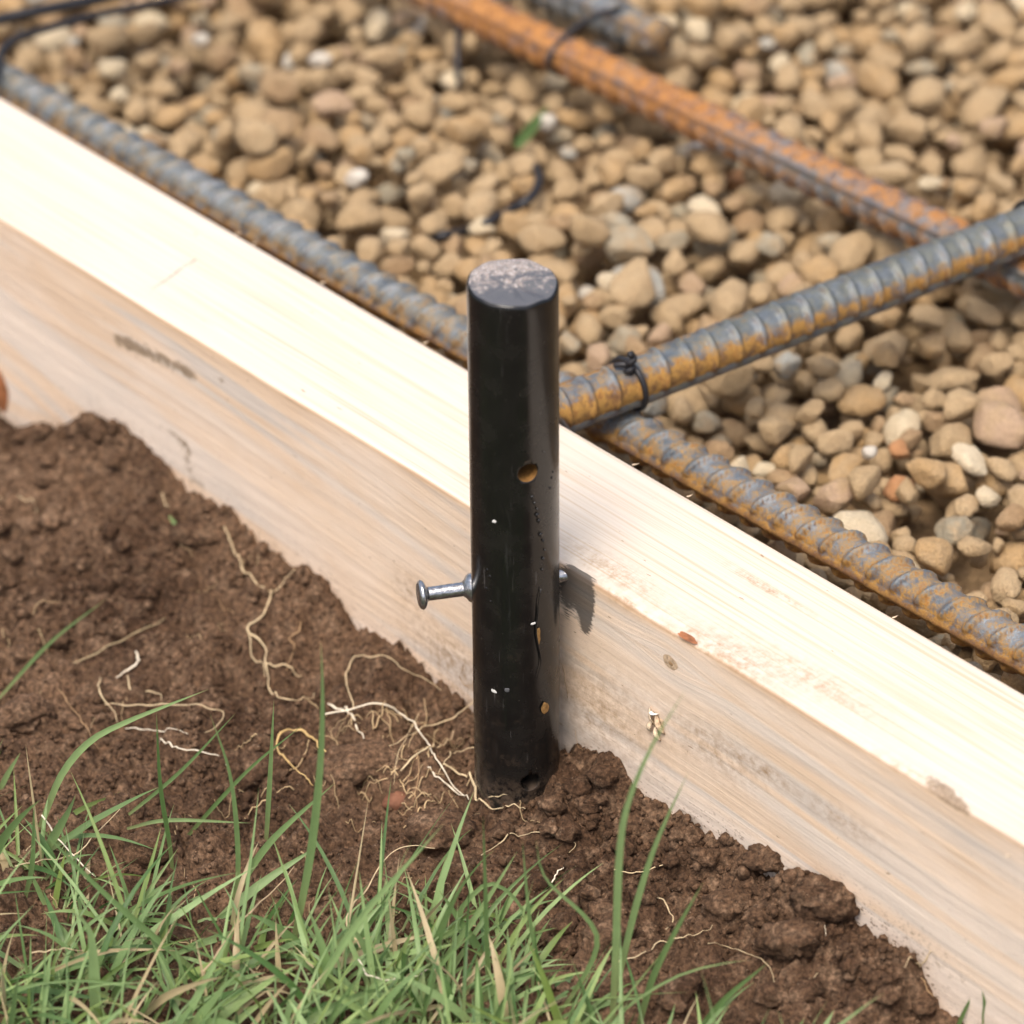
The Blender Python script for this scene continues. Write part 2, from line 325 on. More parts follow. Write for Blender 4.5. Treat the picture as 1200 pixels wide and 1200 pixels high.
# local axes of the timber: x along, y across (away from the camera), z up
r1 = 1.15
prof = []
zz = np.concatenate([np.linspace(-89, -66, 8), np.linspace(-65, -r1 - .01, 92)])
for z in zz: prof.append((GAP, z))
for t in np.linspace(0, math.pi / 2, 8)[1:]: prof.append((GAP + r1 - r1 * math.cos(t), -r1 + r1 * math.sin(t)))
for y in np.linspace(GAP + r1 + .35, GAP2 - 1.2, 52): prof.append((y, 0.))
for t in np.linspace(0, math.pi / 2, 5)[1:]: prof.append((GAP2 - 1.2 + 1.2 * math.sin(t), -1.2 + 1.2 * math.cos(t)))
for z in np.linspace(-5, -89, 14): prof.append((GAP2, z))
for y in (GAP2 - 12, GAP + 12): prof.append((y, -89.))
prof = np.array(prof); NP_ = len(prof)
xs = np.concatenate([np.linspace(-1100, -330, 40), np.arange(-325, 150, .75), np.linspace(155, 700, 40)])
X, Yp = np.meshgrid(xs, prof[:, 0], indexing='ij'); Zp = np.broadcast_to(prof[:, 1], X.shape).copy()
isf = (np.arange(NP_) < len(zz)); ia = (np.arange(NP_) >= len(zz)) & (np.arange(NP_) < len(zz) + 7); it = (np.arange(NP_) >= len(zz) + 7) & (np.arange(NP_) < len(zz) + 59)
# a slightly wandering front arris and faint cupping
wane = (fbm2(xs / 45, xs * 0 + 3, 4, 21) - .48) * 1.6 + np.exp(-((xs - 32) / 16) ** 2) * .8
k_ = np.exp(-((Yp - GAP) / 4) ** 2) * np.clip(1 + Zp / 6, 0, 1)
Zp = Zp - np.clip(wane, -1, 2)[:, None] * k_ * .8
Yp = Yp + np.where(isf[None, :], (fbm2(X / 20, Zp / 1.2, 3, 5) - .5) * .22 + (fbm2(X / 90, Zp / 18, 2, 8) - .5) * .5, 0)
gv = np.where((np.arange(NP_) < len(zz) + 3)[None, :], Zp, Yp - GAP + 100)
gv = np.where(np.arange(NP_)[None, :] >= len(zz) + 59, Zp + 300, gv)
def knot_warp(gv, s0, z0, Rk, L):
    q = Zp - z0; e = np.exp(-((X - s0) / L) ** 2)
    return np.where(isf[None, :], gv + np.sign(q) * (np.sqrt(q * q + 1e-6) - np.sqrt(q * q + Rk * Rk * e)) * 1., gv)
k1 = face_sz(-3, 450); k2 = face_sz(786, 776)
gv = gv + np.where(isf[None, :], X * .05 + (fbm2(X / 130, Zp * 0, 2, 2) - .5) * 12, 0)
gv = knot_warp(gv, k1[0], k1[1], 15, 22); gv = knot_warp(gv, k2[0], k2[1], 4.5, 9)
def blob(u, v, u0, v0, a, b, rot=0):
    c, s_ = math.cos(rot), math.sin(rot); du, dv = u - u0, v - v0
    return np.exp(-(((du * c + dv * s_) / a) ** 2 + ((-du * s_ + dv * c) / b) ** 2))
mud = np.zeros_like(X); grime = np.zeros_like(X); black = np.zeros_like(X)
def fb(arr, px, py, a, b, amp=1., rot=0.):
    s0, z0 = face_sz(px, py); arr += amp * np.where((isf | ia)[None, :], blob(X, Zp, s0, z0, a, b, rot), 0)
def tb(arr, px, py, a, b, amp=1., rot=0.):
    s0, t0 = top_st(px, py); arr += amp * np.where((it | ia)[None, :], blob(X, Yp, s0, t0, a, b, rot), 0)
for q in [(140, 402, 4, 1.7), (158, 408, 5, 2.1), (180, 417, 7, 2.3), (205, 428, 7, 2.2), (222, 437, 4, 2), (262, 447, 4, 1), (150, 400, 6, 1.2), (215, 520, 3, 2.0), (221, 541, 2.2, 4.), (198, 505, 6, .8), (233, 565, 4, 2)]:
    fb(mud, *q, .70)
for q in [(805, 880, 5, 3), (770, 905, 6, 4), (790, 985, 12, 6), (1060, 1090, 16, 5), (1115, 1140, 16, 6), (880, 1000, 10, 5)]: fb(mud, *q, .30)
for q in [(520, 760, 12, 7), (480, 690, 6, 5), (560, 820, 14, 8), (840, 880, 14, 6), (900, 905, 8, 2), (985, 960, 10, 3), (700, 830, 20, 12), (730, 700, 7, 3)]: fb(grime, *q, .5)
for q in [(760, 745, 12, 5, .65), (850, 770, 16, 6, .6), (720, 670, 14, 4, .5), (900, 690, 12, 1.2, .7), (840, 800, 9, 3, .7), (960, 800, 18, 4, .45), (1060, 905, 12, 3, .35)]: tb(grime, *q)
for q in [(1098, 918, 3.0, 1.7, .75), (1110, 928, 3.6, 2.0, .8), (1122, 940, 2.4, 1.5, .7), (1088, 908, 1.5, 1., .5)]: tb(mud, *q)
for q in [(1112, 940, 5, 1.2, .6), (1128, 950, 3, 1., .5)]: fb(mud, *q)
for q in [(676, 682, 5.0, 4.2, .9), (686, 700, 3.0, 6, .95), (687, 722, 2.0, 6, .9), (664, 690, 4, 5, .6), (664, 720, 4, 8, .38)]: fb(black, *q)  # black rub mark that also paints in the stake's shadow on the face
splash = np.where(isf[None, :], np.exp(-np.clip(Zp - soil_z(xs)[:, None], 0, 99) / 4.5) * (.5 + 1.5 * fbm2(X / 25, Zp / 12, 3, 33)), 0)
splash += np.where(isf[None, :], .35 * np.clip(fbm2(X / 30, Zp / 10, 3, 39) - .45, 0, 1) * np.exp(-np.clip(Zp - soil_z(xs)[:, None], 0, 99) / 18), 0)
topness = np.where(it[None, :], 1., 0) + np.where(ia[None, :], np.clip((np.arange(NP_) - len(zz)) / 7. * 1.6 - .65, 0, 1)[None, :], 0) + np.zeros_like(X)
arris = np.exp(-((np.arange(NP_) - len(zz) - .5) / 2.2) ** 2)[None, :] * (.55 + .9 * fbm2(xs / 22, xs * 0, 3, 12))[:, None] + np.zeros_like(X)
V = np.stack([X, Yp, Zp], -1).reshape(-1, 3)
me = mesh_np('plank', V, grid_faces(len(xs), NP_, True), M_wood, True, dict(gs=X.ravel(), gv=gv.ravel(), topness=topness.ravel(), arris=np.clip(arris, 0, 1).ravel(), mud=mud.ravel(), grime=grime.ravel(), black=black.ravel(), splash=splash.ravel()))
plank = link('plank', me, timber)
def disc(name, parent, c, au, av, ru, rv, nrm, mat, dome=.12, rag=.12, n=26):
    c, au, av, nrm = map(lambda q: np.asarray(q, float), (c, au, av, nrm)); bm = bmesh.new(); rings = []
    for rr, hh in ((1., 0.), (.8, .8), (.45, 1.)):
        ring = []
        for k in range(n):
            t = 2 * math.pi * k / n; j = 1 + rag * (float(vn2(np.array([math.cos(t) * 1.7 + c[0]]), np.array([math.sin(t) * 1.7 + c[2]]), 4)[0]) - .5) * 2
            ring.append(bm.verts.new((c + au * math.cos(t) * ru * rr * j + av * math.sin(t) * rv * rr * j + nrm * dome * hh) * S))
        rings.append(ring)
    ctr = bm.verts.new((c + nrm * dome) * S)
    for r0, r2 in zip(rings, rings[1:]):
        for k in range(n): bm.faces.new((r0[k], r0[(k + 1) % n], r2[(k + 1) % n], r2[k]))
    for k in range(n): bm.faces.new((rings[-1][k], rings[-1][(k + 1) % n], ctr))
    for f in bm.faces: f.smooth = True
    bmesh.ops.recalc_face_normals(bm, faces=bm.faces); m = bpy.data.meshes.new(name); bm.to_mesh(m); bm.free(); m.materials.append(mat); return link(name, m, parent)
ex, ey, ez = np.eye(3)
disc('knot', timber, (k1[0] + .8, GAP - .30, k1[1] - 1), ex, ez, 4.2, 6.5, -ey, M_knot, .45)['label'] = 'reddish brown knot at the far left of the front face'
kn = disc('knot', timber, (k2[0], GAP - .15, k2[1]), ex, ez, 2.2, 1.7, -ey, M_knot2, .05); kn['label'] = 'small pale knot in the front face right of the stake'
disc('knot_heart', kn, (k2[0] + .2, GAP - .21, k2[1] - .2), ex, ez, .7, .55, -ey, M_root, .04)
t_ = top_st(806, 747); disc('pitch_pocket', timber, (t_[0], t_[1], -.03), ex, ey, 2.9, 1.0, ez, M_knot, .08, .2)
def strip(name, P0, P1, wd, mat, n=14):                       # thin pencil stroke lying on the top face
    bm = bmesh.new(); P0, P1 = np.asarray(P0, float), np.asarray(P1, float); d = P1 - P0; d /= np.linalg.norm(d); nn = np.array([-d[1], d[0], 0]); prev = None
    for i in range(n + 1):
        t = i / n; c = P0 + (P1 - P0) * t + nn * random.uniform(-.25, .25); wv = wd * random.uniform(.25, 1.)
        cur = (bm.verts.new((c + nn * wv) * S), bm.verts.new((c - nn * wv) * S))
        if prev: bm.faces.new((prev[0], prev[1], cur[1], cur[0]))
        prev = cur
    m = bpy.data.meshes.new(name); bm.to_mesh(m); bm.free(); m.materials.append(mat); return link(name, m, timber)
a_, c_ = top_st(178, 339), top_st(229, 304); strip('pencil_line', (*a_, .06), (*c_, .06), .22, M_pencil)
# gouge with curled wood flakes
g0 = face_sz(770, 846)
disc('gouge', timber, (g0[0], GAP - .08, g0[1]), ex, ez, 2.4, 2.2, -ey, M_knot2, .12, .3)
for (dx, dz, ln, ang, mt) in [(-1.2, 1.3, 4.2, 1.9, M_pale), (1.4, .4, 5.2, -1.0, M_knot2), (-.4, 2.6, 2.4, .2, M_chip), (-1.5, -1.8, 3.5, 1.4, M_pale), (.8, -2.6, 3.8, -1.2, M_pale)]:
    ca, sa = math.cos(ang), math.sin(ang); P = [np.array([g0[0] + dx + ca * ln * (t - .5), GAP - .25 - .9 * math.sin(t * 3.1), g0[1] + dz + sa * ln * (t - .5)]) for t in np.linspace(0, 1, 7)]
    link('wood_flake', tube_mesh('wood_flake', P, [.15, .5, .6, .65, .6, .4, .1], mt, 6, .35), timber)
for (px, py) in [(285, 272), (305, 283), (383, 330), (500, 402), (1047, 725), (812, 580), (745, 545), (1180, 1005)]:
    t_ = top_st(px, py); ln = random.uniform(.4, .9)
    P = [np.array([t_[0] - ln + 2 * ln * t, min(t_[1], GAP2 - .2) + t * .9, .02 + .7 * t * t]) for t in np.linspace(0, 1, 5)]
    link('splinter', tube_mesh('splinter', P, [.12, .2, .16, .1, .03], M_pale, 5), timber)
# ------------------------------------------------------------------ soil
ss = np.arange(-345, 235, .7); ww = np.concatenate([np.arange(0, 190, .7), np.arange(191, 330, 2.)])
A, W = np.meshgrid(ss, ww, indexing='ij')
def soil_height(A, W):
    zc = soil_z(A) + 1.0; base = -58.5 + (fbm2(A / 60, W / 60, 3, 41) - .45) * 9
    k = np.exp(-(W / 24.) ** 1.4); h = base * (1 - k) + zc * k
    x, y = A * BD[0] - W * BN[0] , A * BD[1] - W * BN[1]
    rough = .55 + .95 * fbm2(x / 35, y / 35, 2, 77)
    wx = x + 3 * fbm2(x / 7, y / 7, 2, 50); wy = y + 3 * fbm2(x / 7 + 9, y / 7, 2, 51)
    big = clods(wx / 17, wy / 17, 11, .3, .7); med = clods(wx / 7.5, wy / 7.5, 12, .35, .75); sm = clods(wx / 3.4, wy / 3.4, 13); ti = clods(wx / 1.7, wy / 1.7, 14)
    h = h + rough * (5.2 * (big - .25) + 4.4 * (med - .3) + 3.1 * (sm - .35) + 1.7 * (ti - .35)) + (fbm2(x / 4, y / 4, 4, 90) - .5) * 2.4 + (vn2(x / .95, y / .95, 95) - .5) * .9
    # pressed smoother patches and a cavity left of the stake
    for (cs, cw, rs, rw, dz) in HOLES: h = h + dz * np.exp(-((A - cs) / rs) ** 2 - ((W - cw) / rw) ** 2)
    return h
def aw(px, py, z=-57): P = on_z(px, py, z); return P @ BD, GAP - P @ BN
HOLES = [(*aw(455, 925), 9, 5, -6), (*aw(520, 850), 10, 6, -5), (*aw(690, 935), 14, 10, 3.), (*aw(930, 1090), 7, 5, 3), (*aw(905, 1065), 5, 4, -5), (*aw(625, 925), 6, 3, 6.), (*aw(200, 700), 22, 16, -1), (*aw(360, 800), 9, 6, -4), (*aw(560, 1010), 8, 5, 3), (*aw(820, 1050), 7, 5, -4), (*aw(300, 960), 9, 5, -4), (*aw(120, 600), 9, 6, -3.5), (*aw(290, 790), 8, 5, -4), (*aw(70, 760), 10, 5, -3.5), (*aw(410, 790), 6, 4, -4), (*aw(760, 1010), 6, 4, -3.5), (*aw(880, 1120), 6, 4, -4), (*aw(1000, 1120), 6, 4, -2)]
Hs = soil_height(A, W)
ridge = np.exp(-(W / 6.) ** 2); Hs = Hs - np.exp(-(W / 1.2) ** 2) * .6
edge = np.clip((W - 240) / 90, 0, 1); Hs = Hs * (1 - edge) + edge * -96
Ps = A[..., None] * BD + (GAP + .3 - W)[..., None] * BN; Ps[..., 2] = Hs
soil = tagit(link('soil', mesh_np('soil', Ps.reshape(-1, 3), grid_faces(len(ss), len(ww))[:, ::-1], M_soil)), kind='structure')
def soil_at(P):
    a = P @ BD; w_ = GAP + .3 - P @ BN
    i = np.clip(((np.atleast_1d(a) + 345) / .7).astype(int), 0, len(ss) - 1); j = np.clip((np.atleast_1d(w_) / .7).astype(int), 0, len(np.arange(0, 190, .7)) - 1)
    r_ = Hs[i, j]; return r_ if r_.size > 1 else float(r_[0])
def hit(px, py):                                           # where the line of sight through a picture point meets soil or timber
    d = ray(px, py); d = d / np.linalg.norm(d); z0 = -30.; P = CAM + d * ((z0 - CAM[2]) / d[2])
    for _ in range(200):
        if P @ BN > GAP: return on_plane(px, py, BN, GAP - .2)
        if P[2] < soil_at(P): return P
        P = P + d * .5
    return P

def crumb(V, seed, amp=.45):
    n = vn3(V * 2.1 + seed * 3.3, seed)[:, None] - .5; n2 = vn3(V * 5.3 + seed, seed + 1)[:, None] - .5
    return V * (1 + amp * 1.3 * n + amp * .8 * n2)
# loose crumbs: uncountable
V1, F1 = ico(2)
shapes = [crumb(V1, k, .5) for k in range(10)]
N = 7500; ca = rng.uniform(-230, 150, N); cw = rng.uniform(0.3, 1, N) ** 1.6 * 175; cw[:1500] = rng.uniform(.5, 14, 1500); rad = np.clip(rng.lognormal(-.5, .42, N), .32, 2.4)
VV, FF = [], []
P0 = ca[:, None] * BD + (GAP - cw)[:, None] * BN; P0[:, 2] = soil_at(P0)
clump = fbm2(P0[:, 0] / 22, P0[:, 1] / 22, 2, 61); keep = clump > .33
for k in np.nonzero(keep)[0]:
    Q = shapes[k % 10] * rad[k] * rng.uniform(.75, 1.25, 3); t = rng.uniform(0, 6.28); c, s_ = math.cos(t), math.sin(t)
    Q = np.stack([Q[:, 0] * c - Q[:, 1] * s_, Q[:, 0] * s_ + Q[:, 1] * c, Q[:, 2]], -1) + P0[k] + [0, 0, rad[k] * .35]
    over = np.max(Q @ BN) - (GAP - .1)
    if over > 0: Q = Q - BN * over
    VV.append(Q); FF.append(F1 + len(VV) * len(V1) - len(V1))
VC, FC = ico(3); lump = [crumb(VC, k + 70, .5) * (1 + .16 * (vn3(VC * 9, k)[:, None] - .5)) for k in range(8)]; off_ = sum(len(v) for v in VV)
for k in range(170):
    a_, w_ = (rng.uniform(-200, -20), rng.uniform(2, 75)) if k < 100 else (rng.uniform(10, 125), rng.uniform(1, 45)); p = a_ * BD + (GAP - w_) * BN; p[2] = soil_at(p); q_ = rng.uniform(1.2, 3.0); t = rng.uniform(0, 6.28); c, s_ = math.cos(t), math.sin(t)
    px_, py_, _ = proj(p)
    if math.hypot(p[0], p[1]) < 16 or (220 < px_ < 580 and 600 < py_ < 980) or (100 < px_ < 280 and 780 < py_ < 910): continue
    Q = lump[k % 8] * q_ * np.array([1.15, .95, .75]); Q = np.stack([Q[:, 0] * c - Q[:, 1] * s_, Q[:, 0] * s_ + Q[:, 1] * c, Q[:, 2]], -1) + p + [0, 0, q_ * .25]; over = np.max(Q @ BN) - (GAP - .1)
    Q = Q - BN * max(over, 0); VV.append(Q); FF.append(FC + off_); off_ += len(VC)
V0, F0 = ico(1); tiny = [crumb(V0, k + 40, .5) for k in range(8)]; off_ = sum(len(v) for v in VV); N2 = 15500
ca = rng.uniform(-225, 145, N2); cw = rng.uniform(0.003, 1, N2) * 165; rad = rng.uniform(.22, .62, N2); P0 = ca[:, None] * BD + (GAP - cw)[:, None] * BN; P0[:, 2] = soil_at(P0)
for k in range(N2):
    Q = tiny[k % 8] * rad[k] * rng.uniform(.7, 1.3, 3) + P0[k] + [0, 0, rad[k] * .3]; VV.append(Q); FF.append(F0 + off_); off_ += len(V0)
tagit(link('soil_crumbs', mesh_np('soil_crumbs', np.vstack(VV), np.vstack(FF), M_soil)), kind='stuff')
# clods that can be told apart
V4, F4 = ico(4)
def clod(px, py, a, b, c, label, mat=M_soil, seed=0, lift=.3, rz=0., name='soil_clod', cat='clod', amp=.28):
    P = hit(px, py); n = (V4 * 1.0)
    q = n * (1 + amp * 2 * (vn3(n * 1.5 + seed, seed)[:, None] - .5) + amp * 1.1 * (vn3(n * 4 + seed, seed + 1)[:, None] - .5) + amp * 1.0 * (vn3(n * 9 + seed, seed + 2)[:, None] - .5) + amp * .6 * (vn3(n * 18, seed + 3)[:, None] - .5))
    o = link(name, mesh_np(name, q * np.array([a, b, c]), F4, mat), None, P + np.array([0, b * .3, c * lift])); o.rotation_euler = (0, 0, rz); return tagit(o, label, cat)
clod(430, 905, 9.5, 6, 4.5, 'long overhanging soil clod left of the stake, under the tangled roots', seed=3, rz=.2)
clod(516, 985, 8, 5.5, 4.2, 'smooth rounded soil clod just left of the foot of the stake', seed=5, amp=.14)
clod(176, 1012, 5.6, 4.5, 5.6, 'dark blocky soil clod sitting among the grass at the left', seed=8, rz=.4, lift=.5, amp=.2)
clod(28, 848, 6.5, 5, 4.2, 'knobbly soil clod at the left edge above the grass', seed=9)
clod(300, 915, 6.5, 5, 3.4, 'low soil clod between the grass tips and the orange straw loop', seed=12)
clod(690, 948, 3.2, 2.8, 2.1, 'small rounded lump of soil right against the foot of the stake', seed=15, amp=.15)
clod(712, 1108, 6, 5, 4.5, 'rough soil clod left of the two tall grass blades', seed=17)
clod(905, 1014, 5, 4, 3.4, 'soil clod on the crest of the heap against the board', seed=21)
clod(968, 1066, 7.5, 5, 4.6, 'largest dark soil clod in the heap at the right, leaning on the board', seed=23)
clod(928, 1112, 6.6, 5, 4.2, 'ridged soil clod below the largest clod at the right', seed=26)
clod(855, 1075, 6, 5, 4.2, 'crumbly soil clod beside the bent dry leaf', seed=29)
clod(104, 503, 3.4, 2.6, 3., 'peaked soil clod touching the board at the left', seed=33)
clod(232, 632, 6.5, 3.5, 3., 'flat reddish soil clod near the short green leaf bit', seed=35)
M_red = simple('reddish stone', (.15, .065, .036), .8, .3, 0, .35, 400)
clod(466, 946, 3.3, 2.6, 2.6, 'small reddish stone under the clod left of the stake', M_red, 41, .3, 0, 'pebble', 'stone', .1)

# ------------------------------------------------------------------ the stake and its nail
stake = empty('steel_stake', (0, 0, 0)); tagit(stake, 'black painted round steel form stake driven in against the board', 'stake')
ZT = 76.3; RS = 9.55; NS = 128
zl = np.concatenate([np.linspace(-130, -70, 6), np.linspace(-66, ZT - 2.2, 90)])
th = np.linspace(0, 2 * math.pi, NS, endpoint=False)
def outline(z):                                            # nearly round with one flattened side
    r_ = RS * (1 + .010 * np.cos(2 * (th - .4)) - .028 * np.exp(-((np.angle(np.exp(1j * (th + .95)))) / .30) ** 2))
    return r_ * (1 + .006 * (vn2(np.cos(th) * 2 + 7, np.sin(th) * 2 + z / 18, 6) - .5))
ringz = [np.stack([np.cos(th) * outline(z), np.sin(th) * outline(z), np.full(NS, z)], -1) for z in zl]
topz = ZT + .5 * np.cos(th - 1.9) + .95 * (vn2(np.cos(th) * 3 + 3, np.sin(th) * 3 + 3, 3) - .5) - .5 * np.exp(-((np.angle(np.exp(1j * (th + .55)))) / .5) ** 2)
for f, dz in ((1.0, -1.3), (.995, -.7), (.975, -.25), (.945, -.03)):
    o_ = outline(ZT); ringz.append(np.stack([np.cos(th) * o_ * f, np.sin(th) * o_ * f, topz + dz], -1))
body_n = len(ringz)
VB = np.vstack(ringz); FB = grid_faces(body_n, NS, True)
bot = len(VB); VB = np.vstack([VB, [[0, 0, -135.]]])
bm = bmesh.new(); vb = [bm.verts.new(v * S) for v in VB]
for f in FB: bm.faces.new([vb[i] for i in f])
for j in range(NS): bm.faces.new((vb[bot], vb[(j + 1) % NS], vb[j]))
cap = [vb[(body_n - 1) * NS + j] for j in range(NS)]; inner = []
for f, dz in ((.80, .12), (.55, .2), (.3, .1)):
    inner.append([bm.verts.new(Vector((c.co.x / .945 * f * 1., c.co.y / .945 * f, c.co.z + (dz + .5 * (float(vn2(np.array([c.co.x / S * f * .5 + 9]), np.array([c.co.y / S * f * .5 + 4]), 8)[0]) - .5)) * S))) for c in cap])
ctr = bm.verts.new((0, 0, (ZT + .05) * S)); topf = []
pr = cap
for rg in inner:
    for j in range(NS): topf.append(bm.faces.new((pr[j], pr[(j + 1) % NS], rg[(j + 1) % NS], rg[j])))
    pr = rg
for j in range(NS): topf.append(bm.faces.new((pr[j], pr[(j + 1) % NS], ctr)))
for f in bm.faces: f.smooth = True
for f in topf: f.material_index = 1
bmesh.ops.recalc_face_normals(bm, faces=bm.faces); me = bpy.data.meshes.new('shaft'); bm.to_mesh(me); bm.free(); me.materials.append(M_stake); me.materials.append(M_top); me.materials.append(M_bore)
shaft = link('shaft', me, stake)
def cyl_mesh(p, d, r_, ln, n=40):
    d = np.asarray(d, float); d /= np.linalg.norm(d); a = np.cross(d, [0, 0, 1.]); a /= np.linalg.norm(a); b = np.cross(d, a); bm = bmesh.new(); R0, R1 = [], []
    for k in range(n):
        t = 2 * math.pi * k / n; o_ = (a * math.cos(t) + b * math.sin(t)) * r_
        R0.append(bm.verts.new((p + o_) * S)); R1.append(bm.verts.new((p + d * ln + o_) * S))
    for k in range(n): bm.faces.new((R0[k], R0[(k + 1) % n], R1[(k + 1) % n], R1[k]))
    bm.faces.new(R0); bm.faces.new(R1); bmesh.ops.recalc_face_normals(bm, faces=bm.faces); m = bpy.data.meshes.new('cut'); bm.to_mesh(m); bm.free()
    for q in (M_stake, M_top, M_bore): m.materials.append(q)
    m.polygons.foreach_set('material_index', [2] * len(m.polygons)); return m
def ray_cyl(px, py):                                       # point of the stake's surface seen at a picture point
    d = ray(px, py); a = d[0] ** 2 + d[1] ** 2; b = CAM[0] * d[0] + CAM[1] * d[1]; c = CAM[0] ** 2 + CAM[1] ** 2 - RS ** 2
    t = (-b - math.sqrt(max(b * b - a * c, 0))) / a; return CAM + d * t
hp = [ray_cyl(619, 555), ray_cyl(622, 917)]
NAILZ = -3.3
nh, ne = on_z(494, 697, NAILZ), on_z(668, 673, NAILZ); nd = (ne - nh) / np.linalg.norm(ne - nh)
cuts = []
for h_ in hp:
    dirh = np.array([-h_[0], -h_[1], 0]); cuts.append(cyl_mesh(h_ - dirh * .3, dirh, 2.25, 30))
cuts[1].polygons.foreach_set('material_index', [0] * len(cuts[1].polygons))
cuts.append(cyl_mesh(nh - nd * 3, nd, 2.05, 60))
cut_objs = []
for m in cuts:
    co = link('cut', m); cut_objs.append(co); md = shaft.modifiers.new('b', 'BOOLEAN'); md.operation = 'DIFFERENCE'; md.object = co; md.solver = 'EXACT'
    try: md.material_mode = 'TRANSFER'
    except Exception: pass
bpy.context.view_layer.update(); dg = bpy.context.evaluated_depsgraph_get(); new = bpy.data.meshes.new_from_object(shaft.evaluated_get(dg)); shaft.modifiers.clear(); shaft.data = new; new.name = 'shaft'
for co in cut_objs: bpy.data.objects.remove(co)
# paint marks
def on_stake(name, px, py, ru, rv, mat, dome=.12, rag=.3, n=14):
    p = ray_cyl(px, py); nr = np.array([p[0], p[1], 0]) / RS; tg = np.array([-nr[1], nr[0], 0]); return disc(name, stake, p - nr * .05, tg, ez, ru, rv, nr, mat, dome, rag, n)
on_stake('paint_fleck', 579, 611, .55, .5, M_chip); on_stake('paint_fleck', 625, 731, .6, .32, M_chip); on_stake('paint_fleck', 579, 810, .85, .6, M_chip); on_stake('paint_fleck', 594, 809, .6, .6, simple('grey fleck', (.09, .09, .095), .6))
on_stake('rust_spot', 639, 830, 1.25, 1.6, M_rustspot, .15); on_stake('rust_spot', 631, 745, .5, 2.4, M_rustspot, .15); on_stake('rust_spot', 566, 372, .22, 1.6, M_rustspot, .1)
for (px, py, r_) in [(624, 583, .55), (627, 590, .45), (630, 597, .35), (630, 604, .6), (632, 611, .55), (634, 627, .6), (637, 634, .35), (639, 645, .3), (637, 655, .45), (636, 668, .35), (647, 560, .35), (648, 553, .3), (645, 572, .3), (638, 530, .2), (571, 668, .5), (574, 676, .6), (570, 690, .6), (575, 705, .4)]:
    on_stake('paint_blister', px, py, r_ * .8, r_ * .95, M_blister, .2, .1, 10)
Pl = [ray_cyl(*q) * np.array([1.004, 1.004, 1]) for q in [(634, 690), (631, 705), (630, 722), (628, 740), (631, 758), (634, 775), (629, 795)]]
link('paint_run', tube_mesh('paint_run', smooth_path(Pl, 20), [.12] * 4 + [.22] * 12 + [.1] * 4, M_blister, 6), stake)
# double headed nail
nail = empty('duplex_nail', nh); tagit(nail, 'shiny double-headed steel nail pushed through the stake into the board', 'nail')
def nail_part(name, segs, k=28):
    P = np.array([nd * t for t, _ in segs]); V, Fc, caps = tube(P, [r_ for _, r_ in segs], k)
    return link(name, tube_mesh(name, P, [r_ for _, r_ in segs], M_nail, k), nail)
LN = float(np.linalg.norm(on_z(554, 688.5, NAILZ) - nh)); 
nail_part('shank', [(.6, 1.62), (1.1, 1.55), (2, 1.55), (LN - 2, 1.6), (60, 1.6), (66, .1)])
nail_part('head', [(-.85, 1.5), (-.80, 2.5), (-.5, 3.05), (0, 3.35), (.5, 3.1), (.85, 2.6), (1.1, 1.8), (1.5, 1.55)])
nail_part('collar', [(LN - 2.3, 1.62), (LN - 1.7, 2.1), (LN - 1.2, 2.9), (LN - .6, 3.3), (LN + .1, 3.35), (LN + .6, 3.1), (LN + .75, 2.2), (LN + .8, 1.6)])

